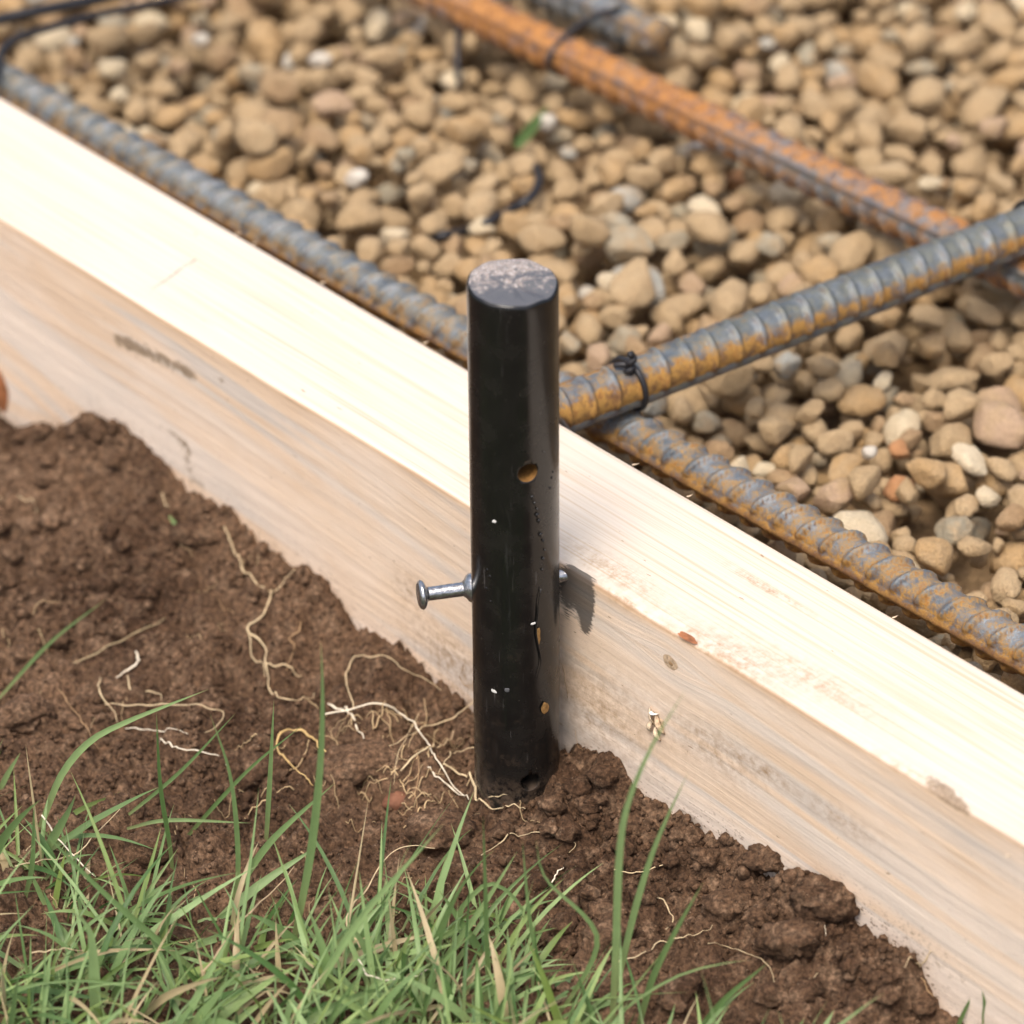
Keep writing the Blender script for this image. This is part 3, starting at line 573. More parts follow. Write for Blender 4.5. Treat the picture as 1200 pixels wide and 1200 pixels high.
# ------------------------------------------------------------------ reinforcing bars
def rebar(name, P0, P1, ext0, ext1, dia, ang, rust_fn, label, spacing=7.1, slant=.25, mat=None):
    P0, P1 = np.asarray(P0, float), np.asarray(P1, float); d = (P1 - P0); L0 = np.linalg.norm(d); d /= L0
    P0 = P0 - d * ext0; L = L0 + ext0 + ext1; k = 48; u = np.arange(0, L, .55); t = np.linspace(0, 2 * math.pi, k, endpoint=False)
    a = np.cross([0, 0, 1.], d); a /= np.linalg.norm(a); b = np.cross(d, a); UU, TT = np.meshgrid(u, t, indexing='ij')
    ph = (UU + slant * dia * np.sin(TT - ang) + np.where(np.cos(TT - ang) > 0, 0, spacing / 2)) / spacing; fr = np.abs(ph - np.round(ph)) * spacing
    rib = np.clip(1.35 - fr / 1.0, 0, 1); rib = rib * rib * (3 - 2 * rib); side = np.clip(np.abs(np.sin(TT - ang - math.pi / 2)) * 0 + np.abs(np.cos(TT - ang)) * 2.4 - .25, 0, 1)
    lon = np.clip(1.5 - np.abs(np.angle(np.exp(2j * (TT - ang - math.pi / 2)))) / 2 / .15, 0, 1)
    wob = (vn2(UU / 1.6, np.cos(TT) * 4 + 9, 71) - .5) * .22
    r_ = dia / 2 - .45 + np.maximum(1.1 * rib * side, .95 * lon) + wob
    V = P0 + UU[..., None] * d + r_[..., None] * (np.cos(TT)[..., None] * a + np.sin(TT)[..., None] * b)
    groove = 1 - np.maximum(rib * side, lon * .6); rust = rust_fn(UU - ext0, TT, groove, L0)
    V = V.reshape(-1, 3); Fc = grid_faces(len(u), k, True); attr = rust.ravel()
    e0, e1 = V[:k].mean(0) - d * .3, V[-k:].mean(0) + d * .4; n0 = len(V); V = np.vstack([V, e0, e1]); m0 = (len(u) - 1) * k
    caps = np.array([[n0, (j + 1) % k, j, j] for j in range(k)] + [[n0 + 1, m0 + j, m0 + (j + 1) % k, m0 + (j + 1) % k] for j in range(k)])
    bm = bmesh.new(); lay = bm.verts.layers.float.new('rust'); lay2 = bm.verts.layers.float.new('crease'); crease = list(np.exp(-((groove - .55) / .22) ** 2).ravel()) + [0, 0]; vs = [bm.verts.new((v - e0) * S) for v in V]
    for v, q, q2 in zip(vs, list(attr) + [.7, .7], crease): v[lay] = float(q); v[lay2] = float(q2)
    for f in Fc: bm.faces.new([vs[i] for i in f])
    for f in caps: bm.faces.new([vs[i] for i in f[:3]])
    for f in bm.faces: f.smooth = True
    bmesh.ops.recalc_face_normals(bm, faces=bm.faces); me = bpy.data.meshes.new(name); bm.to_mesh(me); bm.free(); me.materials.append(mat or M_rebar)
    return tagit(link(name, me, None, e0), label, 'rebar')
ZA = -12.5
A0, A1 = on_z(0, 96, ZA), on_z(1200, 764, ZA)
rebar('rebar', A0, A1, 260, 260, 10.3, 1.68, lambda u, t, g, L: .28 + .12 * g + .26 * np.clip((u - 130) / 150, 0, 1) - .22 * np.clip((np.sin(t) - .35) * 3, 0, 1) + .35 * np.clip((t - 3.15) * 4, 0, 1) + .30 * np.exp(-((g - .45) / .22) ** 2), 'ribbed steel bar running along the back of the board, grey turning rusty to the right')
B0, B1 = on_z(690, 468, ZA + 11), on_z(1195, 272, ZA + 11)
dB = (B1 - B0) / np.linalg.norm(B1 - B0)
rebar('rebar', B0, B1, 9, 300, 11.3, 2.18, lambda u, t, g, L: -.02 + .12 * g + .60 * np.clip(1 - u / 70, 0, 1) + .62 * np.clip((.72 - np.sin(t)) * 2.5, 0, 1) * (t < 3.5) * (t > 1.6) - .25 * (np.sin(t) > .85) - .5 * (t >= 3.5), 'bluish grey ribbed bar crossing over the other bars at an angle', slant=.06)
C0, C1 = on_z(540, 7, ZA), on_z(1080, 264, ZA)
rebar('rebar', C0, C1, 260, 330, 10.7, .96, lambda u, t, g, L: .62 + .12 * np.sin(u / 31) + .05 * g + .35 * (vn2(u / 13, t * 1.5, 83) - .4) - .38 * np.exp(-((t - 2.75) / .5) ** 2) * (.25 + 1.3 * vn2(u / 9, t * 2, 81)) * np.clip((u - 60) / 70, 0, 1), 'orange rusted bar running beyond the gravel patch, parallel to the board', mat=M_rebar_o)
dC = (C1 - C0) / np.linalg.norm(C1 - C0); nC = np.array([-dC[1], dC[0], 0])
E1 = on_z(774, 49, ZA + .5); E0 = E1 - dC * 150 + nC * 2
rebar('rebar', E0, E1, 150, 0, 11.0, .9, lambda u, t, g, L: .14 + .12 * g + .4 * np.clip((u - L + 14) / 18, 0, 1), 'dark grey bar end lapped beside the orange bar at the top')
# tie wires
def wire(P, rad, label, n=60, name='tie_wire'):
    P = smooth_path(P, n); c = P.mean(0); return tagit(link(name, tube_mesh(name, P - c, rad, M_wire, 8), None, c), label, 'wire')
def loop_about(c, d, r_, t0, t1, n=14, drift=0.):
    d = d / np.linalg.norm(d); a = np.cross([0, 0, 1.], d); a /= np.linalg.norm(a); b = np.cross(d, a)
    return [c + d * drift * (k / (n - 1) - .5) + r_ * (math.cos(t) * a + math.sin(t) * b) for k, t in enumerate(np.linspace(t0, t1, n))]
cB = on_z(735, 450, ZA + 11); cB = B0 + dB * ((cB - B0) @ dB)
L1 = loop_about(cB, dB, 6.35, math.radians(-100), math.radians(265), 22, 2.5)
wire(L1, .75, 'black tie wire wrapped round the crossing bar behind the stake')
tw = cB + np.array([0, 0, 6.]); Q = []
for k in range(26):
    t = k / 25; Q.append(tw + np.array([math.cos(t * 17) * .5 + 1.0 * t, -2.5 - 1.0 * t + math.sin(t * 17) * .5, -2. + 7. * t]))
wire(Q, .85, 'twisted knot of tie wire sticking up on the crossing bar', 80)
wire([tw + np.array([-3.2, -1.5, .3]), tw + np.array([-1.5, -2, .8]), tw + np.array([.5, -2.2, .6])], .7, 'short tie wire tail left of the twisted knot', 10)
cB2 = on_z(1196, 262, ZA + 11); cB2 = B0 + dB * ((cB2 - B0) @ dB + 1)
wire(loop_about(cB2, dB, 6.5, math.radians(-120), math.radians(250), 22, 3), .9, 'black tie wire round the crossing bar at the right edge')
cC = on_z(664, 64, ZA); cC = C0 + dC * ((cC - C0) @ dC); gD = float((E1 - C0) @ nC); mid = cC + nC * gD / 2
Q = [mid + (nC * (gD / 2 + 6.4) * math.cos(t) + np.array([0, 0, 7.0 * math.sin(t)])) + dC * (-1.5 + t * .5) for t in np.linspace(-.3, 6.0, 26)]
wire(Q, .85, 'black tie wire binding the orange bar to the lapped bar end', 90)
wire([on_z(537, 22, -15), on_z(537, 34, -17), on_z(536, 70, -22), on_z(536, 106, -29)], .85, 'short tie wire hanging down from the orange bar', 16)
pts = [on_z(x, y, z) for x, y, z in [(-70, 50, -6), (-30, 34, -5), (0, 23, -5), (40, 14, -5), (100, 2, -6), (150, -10, -7), (240, -34, -10)]]
wire(pts, 1.7, 'thick dark wire sweeping across the top left corner')
pts = [on_z(x, y, z) for x, y, z in [(-14, 108, -9), (-4, 84, -6), (2, 62, -5), (18, 46, -5), (60, 32, -6), (110, 18, -7), (150, 10, -8), (190, 2, -9), (260, -12, -14)]]
wire(pts, 1.15, 'thinner dark wire curling up from the grey bar at the left edge')
pts = [on_z(x, y, z) for x, y, z in [(618, 176, -33), (624, 190, -28), (632, 206, -26), (628, 224, -26), (614, 238, -27), (596, 246, -29.5), (580, 256, -27), (568, 263, -27), (550, 270, -31), (520, 276, -27), (505, 280, -31)]]
wire(pts, 1.3, 'bent grey wire half buried in the gravel above the stake')

# ------------------------------------------------------------------ gravel
VP, FP = ico(3); VL, FL = ico(2)
def stone(V, seed):
    r_ = np.random.default_rng(seed + 100); q = V * (1 + .34 * (vn3(V * 1.3 + seed * 2.7, seed)[:, None] - .5) + .14 * (vn3(V * 3.3, seed + 5)[:, None] - .5) + .20 * (vn3(V * 5.5, seed + 6)[:, None] - .5))
    for _ in range(r_.integers(5, 13)):
        n = r_.normal(size=3); n /= np.linalg.norm(n); d_ = r_.uniform(.55, .88); over = np.clip(q @ n - d_, 0, None); q = q - over[:, None] * n * .92
    return q
NSH = 16
SHP = [stone(VP, k) for k in range(NSH)]; SHL = [stone(VL, k) for k in range(NSH)]
S0, O0, HX, HY = -430, GAP2 + .5, 570, 350
hm = np.full((HX, HY), -46.); own = np.full((HX, HY), -1, int)
CN = ['tan', 'ochre', 'brown', 'grey', 'cream', 'pinkish', 'orange', 'white', 'blue grey']; CP = np.array([.55, .22, .08, .07, .030, .035, .006, .007, .014]); CP /= CP.sum()
stones = []
def drop(s_, o_, a, b, c, yaw, tries=4, sink=.35, spread=7):
    best = None
    R_ = int(max(a, b)) + 1; gi, gj = np.meshgrid(np.arange(-R_, R_ + 1), np.arange(-R_, R_ + 1), indexing='ij'); cy, sy = math.cos(yaw), math.sin(yaw)
    q = ((gi * cy + gj * sy) / a) ** 2 + ((-gi * sy + gj * cy) / b) ** 2; m = q < 1; pr_ = c * np.sqrt(np.clip(1 - q, 0, 1))
    for t in range(tries):
        ds, do = (0, 0) if t == 0 else rng.uniform(-spread, spread, 2)
        i, j = int(s_ + ds - S0), int(o_ + do - O0)
        if i - R_ < 0 or i + R_ >= HX or j + R_ >= HY: continue
        if j - b * .8 < 1: j = int(b * .8) + 2
        j0 = max(j - R_, 0); sub = hm[i - R_:i + R_ + 1, j0:j + R_ + 1]; mm, pp = m[:, j0 - j + R_:], pr_[:, j0 - j + R_:]
        z = np.percentile((sub + pp)[mm], 95) - sink
        if best is None or z < best[0]: best = (z, i, j, j0, mm, pp)
    if best is None: return None
    z, i, j, j0, mm, pp = best; sub = hm[i - R_:i + R_ + 1, j0:j + R_ + 1]; so = own[i - R_:i + R_ + 1, j0:j + R_ + 1]; nz = z + pp; hit_ = mm & (nz > sub); sub[hit_] = nz[hit_]; so[hit_] = len(stones)
    return S0 + i + .5, O0 + j + .5, z, int(mm.sum())
target = -34.5
for k in range(14000):
    s_, o_ = rng.uniform(S0 + 14, S0 + HX - 14), O0 + rng.uniform(2, HY - 14)
    i, j = int(s_ - S0), int(o_ - O0)
    if hm[i, j] > target + rng.uniform(-3, 1.5): continue
    dm = float(np.clip(rng.lognormal(math.log(7.3), .32), 3.4, 14)); a, b, c = dm / 2 * rng.uniform(1., 1.3), dm / 2 * rng.uniform(.78, 1.), dm / 2 * rng.uniform(.58, .9); yaw = rng.uniform(0, math.pi)
    r_ = drop(s_, o_, a, b, c, yaw)
    if r_: stones.append([*r_, a, b, c, yaw, int(rng.choice(9, p=CP)), int(rng.integers(NSH)), None])
# stones one can pick out by eye: picture point, size across and deep in mm, colour, label
NAMED = [(180, 27, 11, 6.5, 'cream', 'oblong cream stone near the thin wire at the top left'), (450, 62, 12, 5.5, 'cream', 'long cream stone left of the hanging tie wire'), (918, 75, 7.5, 7.5, 'cream', 'round cream pebble standing out beyond the orange bar'),
  (376, 79, 7.5, 5, 'white', 'whitish pebble between the long cream stone and the oblong one'), (140, 124, 8, 5.5, 'cream', 'cream and yellow pebble just behind the grey end of the near bar'), (236, 62, 5.5, 4.5, 'white', 'small pale pebble right of the oblong cream stone'),
  (416, 223, 6.5, 6, 'white', 'round whitish pebble out on the gravel up left of the stake'), (641, 158, 7.5, 5.5, 'white', 'white pebble beside the green leaf scrap'), (668, 182, 5.2, 5, 'blue grey', 'pale grey pebble touching the white pebble by the leaf scrap'),
  (880, 227, 10, 8, 'tan', 'large smooth tan stone between the orange bar and the crossing bar'), (1003, 8, 9.5, 7, 'white', 'pale grey-white stone cut by the top edge at the right'), (1118, 181, 4.8, 5, 'pinkish', 'small pinkish white pebble above the crossing bar at the right'),
  (463, 275, 9.5, 7, 'cream', 'large sandy cream stone behind the near bar, left of the stake top'), (1053, 522, 5.6, 5.6, 'orange', 'brick orange pebble in the gravel at the right'), (1019, 532, 4.4, 5, 'white', 'small white pebble beside the brick orange one'),
  (895, 546, 7, 4.5, 'cream', 'yellowish cream pebble right behind the near bar'), (1156, 582, 6, 6.5, 'cream', 'pale yellow pebble near the right edge'), (1142, 640, 8, 6.5, 'tan', 'big tan pebble with an orange cheek near the right edge'),
  (475, 212, 6.5, 6.5, 'grey', 'grey-green pebble right of the round whitish one'), (297, 88, 9, 6.5, 'grey', 'grey stone above the near bar, left of the whitish pebble'), (1036, 424, 10, 8, 'ochre', 'large ochre stone under the crossing bar'), (208, 85, 7.5, 6.5, 'pinkish', 'pinkish orange pebble between the oblong stone and near bar'),
  (1168, 425, 8.5, 7.5, 'tan', 'rounded tan stone at the right edge below the crossing bar'), (1080, 75, 9, 5, 'grey', 'flat grey-green stone beyond the orange bar at the right')]
n_pack = len(stones); gone = set()
for (px, py, dx, dy, c, lab) in NAMED:
    P = on_z(px, py, -29.5); s_, o_ = P @ BD, P @ BN; gi, gj = np.meshgrid(np.arange(HX) + S0 + .5, np.arange(HY) + O0 + .5, indexing='ij')
    for k, st in enumerate(stones[:n_pack]):
        if math.hypot(st[0] - s_, st[1] - o_) < .36 * (dx + dy) / 2 + .55 * max(st[4], st[5]) and k not in gone and st[2] > -42:
            gone.add(k); mk = own == k; hm[mk] = np.minimum(hm[mk], -33.5); own[mk] = -1
    r_ = drop(s_, o_, dx / 2, dy / 2, min(dx, dy) / 2 * .85, YAW, 1, -.8)
    if r_: stones.append([*r_, dx / 2, dy / 2, min(dx, dy) / 2 * .9, YAW, CN.index(c), int(rng.integers(NSH)), lab])
cnt = np.bincount(own[own >= 0], minlength=len(stones))
def spos(st): P = st[0] * BD + st[1] * BN; P[2] = st[2]; return P
vis = []
for k, st in enumerate(stones):
    x, y, dz = proj(spos(st)); st.append((x, y)); inside = -8 < x < 1208 and -8 < y < 1208; fr = cnt[k] / max(st[3], 1)
    hid = (st[1] < GAP2 + 1) or (548 < x < 656 and y > 300) or (y > 113 + x * .575 + 4)
    if inside and not hid and k not in gone and fr > .38 and not st[-2]: vis.append((math.sqrt(cnt[k]) / dz, k))
vis.sort(reverse=True); single = {k for _, k in vis[:300 - len(NAMED)]} | {k for k in range(n_pack, len(stones))}
MLIST = [MP[c] for c in CN]
pmesh = {}
def smat(st, tilt):
    return Matrix.Translation(Vector(spos(st)) * S) @ Matrix.Rotation(-YAW + st[7], 4, 'Z') @ Matrix.Rotation(tilt[0], 4, 'X') @ Matrix.Rotation(tilt[1], 4, 'Y') @ Matrix.Diagonal((st[4], st[5], st[6], 1))
VV, FF, MI = [], [], []; nb = 0
LM = [(on_z(px, py, -31), nm) for (px, py, _, _, _, _), nm in zip(NAMED, ['oblong cream stone', 'long cream stone', 'round cream pebble', 'whitish pebble by the oblong stone', 'cream and yellow pebble', 'small pale pebble by the oblong stone', 'round whitish pebble', 'white pebble by the leaf scrap',
   'pale grey pebble by the leaf scrap', 'large smooth tan stone', 'pale stone at the top edge', 'pinkish white pebble', 'large sandy cream stone', 'brick orange pebble', 'small white pebble at the right', 'yellowish cream pebble', 'pale yellow pebble', 'big tan pebble at the right edge',
   'grey-green pebble', 'grey stone at the left', 'large ochre stone', 'pinkish orange pebble', 'rounded tan stone at the right edge', 'flat grey-green stone'])]
LM += [(on_z(783, 46, -31), 'cut bar end'), (on_z(735, 450, -31), 'twisted wire knot'), (on_z(600, 300, -31), 'top of the stake'), (on_z(537, 95, -31), 'hanging wire'), (on_z(1120, 290, -31), 'crossing of the two far bars'), (on_z(590, 250, -31), 'half buried wire')]
DIRS = ['right of', 'above and right of', 'above', 'above and left of', 'left of', 'below and left of', 'below', 'below and right of']
lab_of, rank = {}, {}
for k in sorted(single):
    st = stones[k]
    if st[10]: lab_of[k] = st[10]; continue
    dd = [np.hypot(st[-1][0] - proj(c)[0], st[-1][1] - proj(c)[1]) for c, _ in LM]; q = int(np.argmin(dd)); lx, ly, _ = proj(LM[q][0])
    di = DIRS[int(round(math.atan2(ly - st[-1][1], st[-1][0] - lx) / (math.pi / 4))) % 8]; size = 'small' if st[4] < 4.2 else 'large' if st[4] > 5.4 else 'medium'
    rank.setdefault((size, CN[st[8]], di, q), []).append((dd[q], k))
for (size, c, di, q), L in rank.items():
    L.sort()
    for n_, (_, k) in enumerate(L):
        od = '' if len(L) == 1 else 'nearest ' if n_ == 0 else 'farther ' if len(L) == 2 else ['', 'second ', 'third ', 'fourth ', 'fifth ', 'sixth '][min(n_, 5)]
        lab_of[k] = f'{od}{size} {c} pebble {di} the {LM[q][1]}'
for k, st in enumerate(stones):
    if k in gone or (k not in single and cnt[k] / max(st[3], 1) < .03): continue
    tilt = (rng.uniform(-.4, .4), rng.uniform(-.4, .4)) if st[10] is None else (rng.uniform(-.12, .12), rng.uniform(-.12, .12)); Mx = smat(st, tilt)
    if k in single:
        key = (st[9], st[8])
        if key not in pmesh: pmesh[key] = mesh_np('pebble', SHP[st[9]] / S * 1.0 * S / 1.0, FP, MP[CN[st[8]]])
        o = bpy.data.objects.new('pebble', pmesh[key]); COL.objects.link(o); o.matrix_world = Mx
        tagit(o, lab_of[k], 'pebble', 'pebbles of the gravel bed')
    else:
        near = k in {0}; x, y = st[-1]; see = -40 < x < 1240 and -40 < y < 900 and cnt[k] / max(st[3], 1) > .35
        Vs, Fs = (SHP, FP) if see else (SHL, FL)
        m3 = np.array(Mx); Q = Vs[st[9]] @ m3[:3, :3].T + m3[:3, 3] / S
        VV.append(Q); FF.append(Fs + nb); nb += len(Q); MI.append(np.full(len(Fs), st[8]))
n_out = 0                                                # the bed goes on beyond the packed patch
while n_out < 1500:
    s_, o_ = rng.uniform(-660, 380), rng.uniform(GAP2 + 8, 560)
    if S0 + 8 < s_ < S0 + HX - 8 and o_ < O0 + HY - 8: continue
    a_ = rng.uniform(4.5, 8.5); st_ = [s_, o_, rng.uniform(-41, -34), 0, a_, a_ * rng.uniform(.7, 1), a_ * rng.uniform(.55, .85), rng.uniform(0, 3)]
    m3 = np.array(smat(st_, rng.uniform(-.4, .4, 2))); Q = SHL[n_out % NSH] @ m3[:3, :3].T + m3[:3, 3] / S; VV.append(Q); FF.append(FL + nb); nb += len(Q); MI.append(np.full(len(FL), int(rng.choice(9, p=CP)))); n_out += 1
tagit(link('gravel', mesh_np('gravel', np.vstack(VV), np.vstack(FF), MLIST, True, None, np.concatenate(MI))), kind='stuff')

# ------------------------------------------------------------------ grass and roots
def blade_geo(P, width, up_hint=None, n=9, tip=2.2, fold=.25, twist=0.):
    P = smooth_path(P, n); T = np.gradient(P, axis=0); T /= np.linalg.norm(T, axis=1)[:, None]
    hint = np.array([0, -1., .3]) if up_hint is None else np.asarray(up_hint, float)
    t = np.linspace(0, 1, n); wd = width * .5 * np.clip((.62 + .9 * t) , 0, 1) * np.clip(1 - t ** tip, .02, 1)
    Vt = []
    for i in range(n):
        side = np.cross(T[i], hint); side /= np.linalg.norm(side) + 1e-9; nn = np.cross(side, T[i])
        if twist: a = twist * t[i]; side, nn = side * math.cos(a) + nn * math.sin(a), nn * math.cos(a) - side * math.sin(a)
        Vt += [P[i] - side * wd[i] + nn * wd[i] * fold, P[i] - nn * wd[i] * fold * .3, P[i] + side * wd[i] + nn * wd[i] * fold]
    return np.array(Vt), grid_faces(n, 3), np.repeat(t, 3), np.tile([0., .5, 1.], n)
bx = [(-150, 930), (0, 968), (120, 1025), (250, 1085), (400, 1062), (520, 1045), (600, 1085), (660, 1165), (740, 1220), (900, 1250), (1200, 1340)]
bw = np.array([on_z(x, y, -58)[:2] for x, y in bx])
VV, FF, TT, AA, CC = [], [], [], [], []; nb = 0
tries = 0; made = 0
while made < 4700 and tries < 50000:
    tries += 1
    x, y = rng.uniform(-200, 120), rng.uniform(-190, 20); yb = np.interp(x, bw[:, 0], bw[:, 1])
    dd = yb - y
    if dd < -4 or (dd < 14 and rng.random() > .12 + dd / 18): continue
    if dd > 70 and rng.random() < .45: continue
    if fbm2(np.array([x / 9.]), np.array([y / 9.]), 2, 5)[0] < .30: continue
    P = np.array([x, y, 0.])
    if P @ BN > GAP - 6: continue
    P[2] = soil_at(P) - 1.0; made += 1
    ln = float(np.clip(rng.lognormal(math.log(17), .45), 6, 42)) * (.75 if dd < 10 else 1); az = rng.normal(.5, 1.25) if rng.random() < .7 else rng.uniform(0, 6.28)
    lean = rng.uniform(.3, 2.0); curl = rng.uniform(.0, 1.2); hd = np.array([math.cos(az), math.sin(az), 0]); pts = []; q = P.copy(); ang = .5 * math.pi - lean * .6
    for k in range(7):
        pts.append(q.copy()); q = q + ln / 6 * (hd * math.cos(ang) + np.array([0, 0, 1.]) * math.sin(ang)); ang -= curl / 6 + .04 * rng.normal(); q[2] = max(q[2], P[2] + 1.2)
    wd = (rng.uniform(.5, 1.35) if rng.random() < .76 else rng.uniform(1.35, 2.5)) * float(np.clip(ln / 17, .45, 1.1))
    G = blade_geo(pts, wd, np.array([-hd[1] * .4 + rng.normal() * .4, -1 + .3 * rng.normal(), .8]), twist=rng.normal() * .7)
    VV.append(G[0]); FF.append(G[1] + nb); nb += len(G[0]); TT.append(G[2]); AA.append(G[3]); CC.append(np.full(len(G[2]), np.clip(rng.normal(.5, .36), 0, 1) + (2. if rng.random() < .10 else 0)))
tagit(link('grass', mesh_np('grass', np.vstack(VV), np.vstack(FF), M_grass, True, dict(tint=np.concatenate(CC), along=np.concatenate(TT), across=np.concatenate(AA)))), kind='stuff')
def blade(pts, wpx, label, tint=.5, mat=M_grass, standing=True, lean=0., lift=.8, name='grass_blade', cat='grass blade', tip=2.2):
    base = hit(*pts[0]); Q = []; n = len(pts)
    for k, (px, py) in enumerate(pts):
        if standing: Q.append(on_plane(px, py, np.array([0, 1., 0]), base[1] + lean * k / (n - 1) - (0 if k else 0)))
        else: h_ = hit(px, py); Q.append(h_ + np.array([0, 0, lift * (1.4 + .5 * math.sin(k * 1.7))]))
    Q = np.array(Q)
    if standing: Q = np.vstack([Q[0] - (Q[1] - Q[0]) / np.linalg.norm(Q[1] - Q[0]) * 2, Q])
    c = Q[0].copy(); G = blade_geo(Q - c, wpx / 5.3, None, 18, tip)
    o = link(name, mesh_np(name, G[0], G[1], mat, True, dict(tint=np.full(len(G[2]), tint), along=G[2], across=G[3])), None, c); return tagit(o, label, cat)
BL = [([(718, 1192), (722, 1100), (726, 1000), (736, 940), (766, 870), (804, 808)], 10, 'tallest green grass blade, curving up in front of the board right of the stake', .8, 0),
 ([(722, 1160), (745, 1062), (770, 985), (806, 906)], 9, 'straight green grass blade just right of the tallest one', .75, 0),
 ([(345, 1100), (364, 1000), (375, 900), (378, 820), (376, 750)], 11, 'upright grass blade rising highest from the grass left of the stake', .55, 0),
 ([(48, 968), (72, 908), (106, 868), (150, 845), (200, 825), (244, 808)], 10, 'long grass blade bowing over to the right at the left edge of the soil', .85, 0),
 ([(202, 1022), (199, 990), (188, 920), (183, 832)], 6.5, 'thin dark green upright blade beside the blocky clod', .15, 0),
 ([(312, 985), (317, 900), (321, 820)], 7, 'upright pale blade left of the orange straw loop', .6, 0),
 ([(276, 1065), (279, 1000), (270, 910), (246, 836)], 7, 'upright blade leaning left, between the blocky clod and the straw loop', .5, 0),
 ([(150, 955), (210, 905), (276, 836)], 5.5, 'narrow blade slanting right and crossing the leaning blade', .3, 4),
 ([(272, 1052), (318, 985), (392, 918)], 10, 'broad blade slanting right below the orange straw loop', .55, 4),
 ([(215, 985), (288, 905), (354, 850)], 6, 'narrow dark blade slanting right across the straw loop', .25, 4),
 ([(572, 1160), (570, 1080), (566, 957)], 6.5, 'straight dark blade standing just below the foot of the stake', .3, 0),
 ([(112, 1196), (110, 1130), (104, 1088), (82, 1066)], 15, 'widest pale green blade folding over at the bottom left', .9, 0),
 ([(246, 1152), (160, 1080), (100, 1025), (36, 958)], 9, 'long blade slanting left across the grass at the bottom left', .4, 3),
 ([(748, 1205), (765, 1145), (792, 1090), (824, 1034)], 9, 'blade leaning right, just right of the two tall blades', .4, 0),
 ([(815, 1212), (850, 1170), (900, 1128)], 9, 'dark blade leaning far right near the bottom edge', .2, 2),
 ([(1122, 1204), (1130, 1185), (1141, 1163)], 6, 'short leaning blade against the board at the bottom right', .3, 0),
 ([(1153, 1192), (1154, 1178), (1151, 1160)], 6, 'short upright blade against the board at the bottom right', .25, 0),
 ([(356, 1185), (420, 1080), (520, 965)], 10, 'pale blade slanting right towards the foot of the stake', .85, 5),
 ([(505, 1145), (560, 1070), (606, 998)], 9, 'pale blade slanting right below the stake', .9, 3),
 ([(640, 1160), (622, 1085), (612, 985)], 6, 'thin blade standing below the stake on its right side', .5, 0),
 ([(30, 1050), (38, 1010), (40, 940)], 7, 'thin upright blade at the left edge of the grass', .4, 0),
 ([(470, 1120), (532, 1090), (540, 1065), (575, 1035), (612, 1065), (622, 1120)], 7, 'green blade arched over like a hoop below the stake', .6, 0),
 ([(0, 925), (10, 905), (24, 882)], 8, 'short blade poking in at the left edge of the picture', .8, 0),
 ([(655, 1190), (700, 1100), (640, 1030), (628, 985)], 7, 'bent blade leaning left at the right end of the grass', .6, 0)]
for pts, wd, lab, ti, ln in BL: blade(pts, wd, lab, ti, lean=ln)
blade([(0, 832), (60, 772), (126, 714)], 6, 'thin green blade lying on the bare soil at the left', .4, standing=False, lift=2.5)
blade([(150, 988), (200, 984), (296, 980)], 6, 'pale grey-green blade lying flat above the blocky clod', .95, standing=False, lift=3)
blade([(199, 610), (206, 622), (218, 638)], 6.5, 'short green leaf bit lying on the soil near the board', .6, standing=False, lift=1)
lf = [on_z(x, y, -30) for x, y in [(604, 196), (616, 182), (630, 164), (642, 148)]]; G = blade_geo(np.array(lf) - lf[0], 4., None, 10)
tagit(link('leaf_scrap', mesh_np('leaf_scrap', G[0], G[1], M_grass, True, dict(tint=np.full(len(G[2]), .2), along=G[2] * .5 + .3, across=G[3])), None, lf[0] + [0, 0, 6.5]), 'green leaf scrap lying on the gravel by the white pebble', 'leaf')
def root(pts, rad, mat, label, lift=1.0, name='dry_root', cat='root', flat=.6, arch=0.):
    Q = np.array([hit(*q) for q in pts]); n = len(Q); t = np.linspace(0, 1, n)
    Q[:, 2] += lift + arch * np.sin(t * math.pi); toC = CAM - Q
    m = max(24, n * 7); P = smooth_path(Q, m); P += (np.stack([vn2(np.arange(m) / 3., np.full(m, k + rad * 9), 3) for k in (1., 2., 3.)], -1) - .5) * .9
    P[:, 2] = np.where(P @ BN < GAP - 1, np.maximum(P[:, 2], np.maximum(soil_at(P), np.maximum(soil_at(P - np.array([0, .7, 0])), soil_at(P + np.array([.7, 0, 0])))) + rad * .75), P[:, 2]); tt = np.linspace(0, 1, m); rr = rad * .44 * (1 - .6 * tt ** 2) * (.8 + .4 * vn2(np.arange(m) / 2.5, np.zeros(m), 17)); c = P[0].copy()
    return tagit(link(name, tube_mesh(name, P - c, rr, mat, 6, flat), None, c), label, cat)
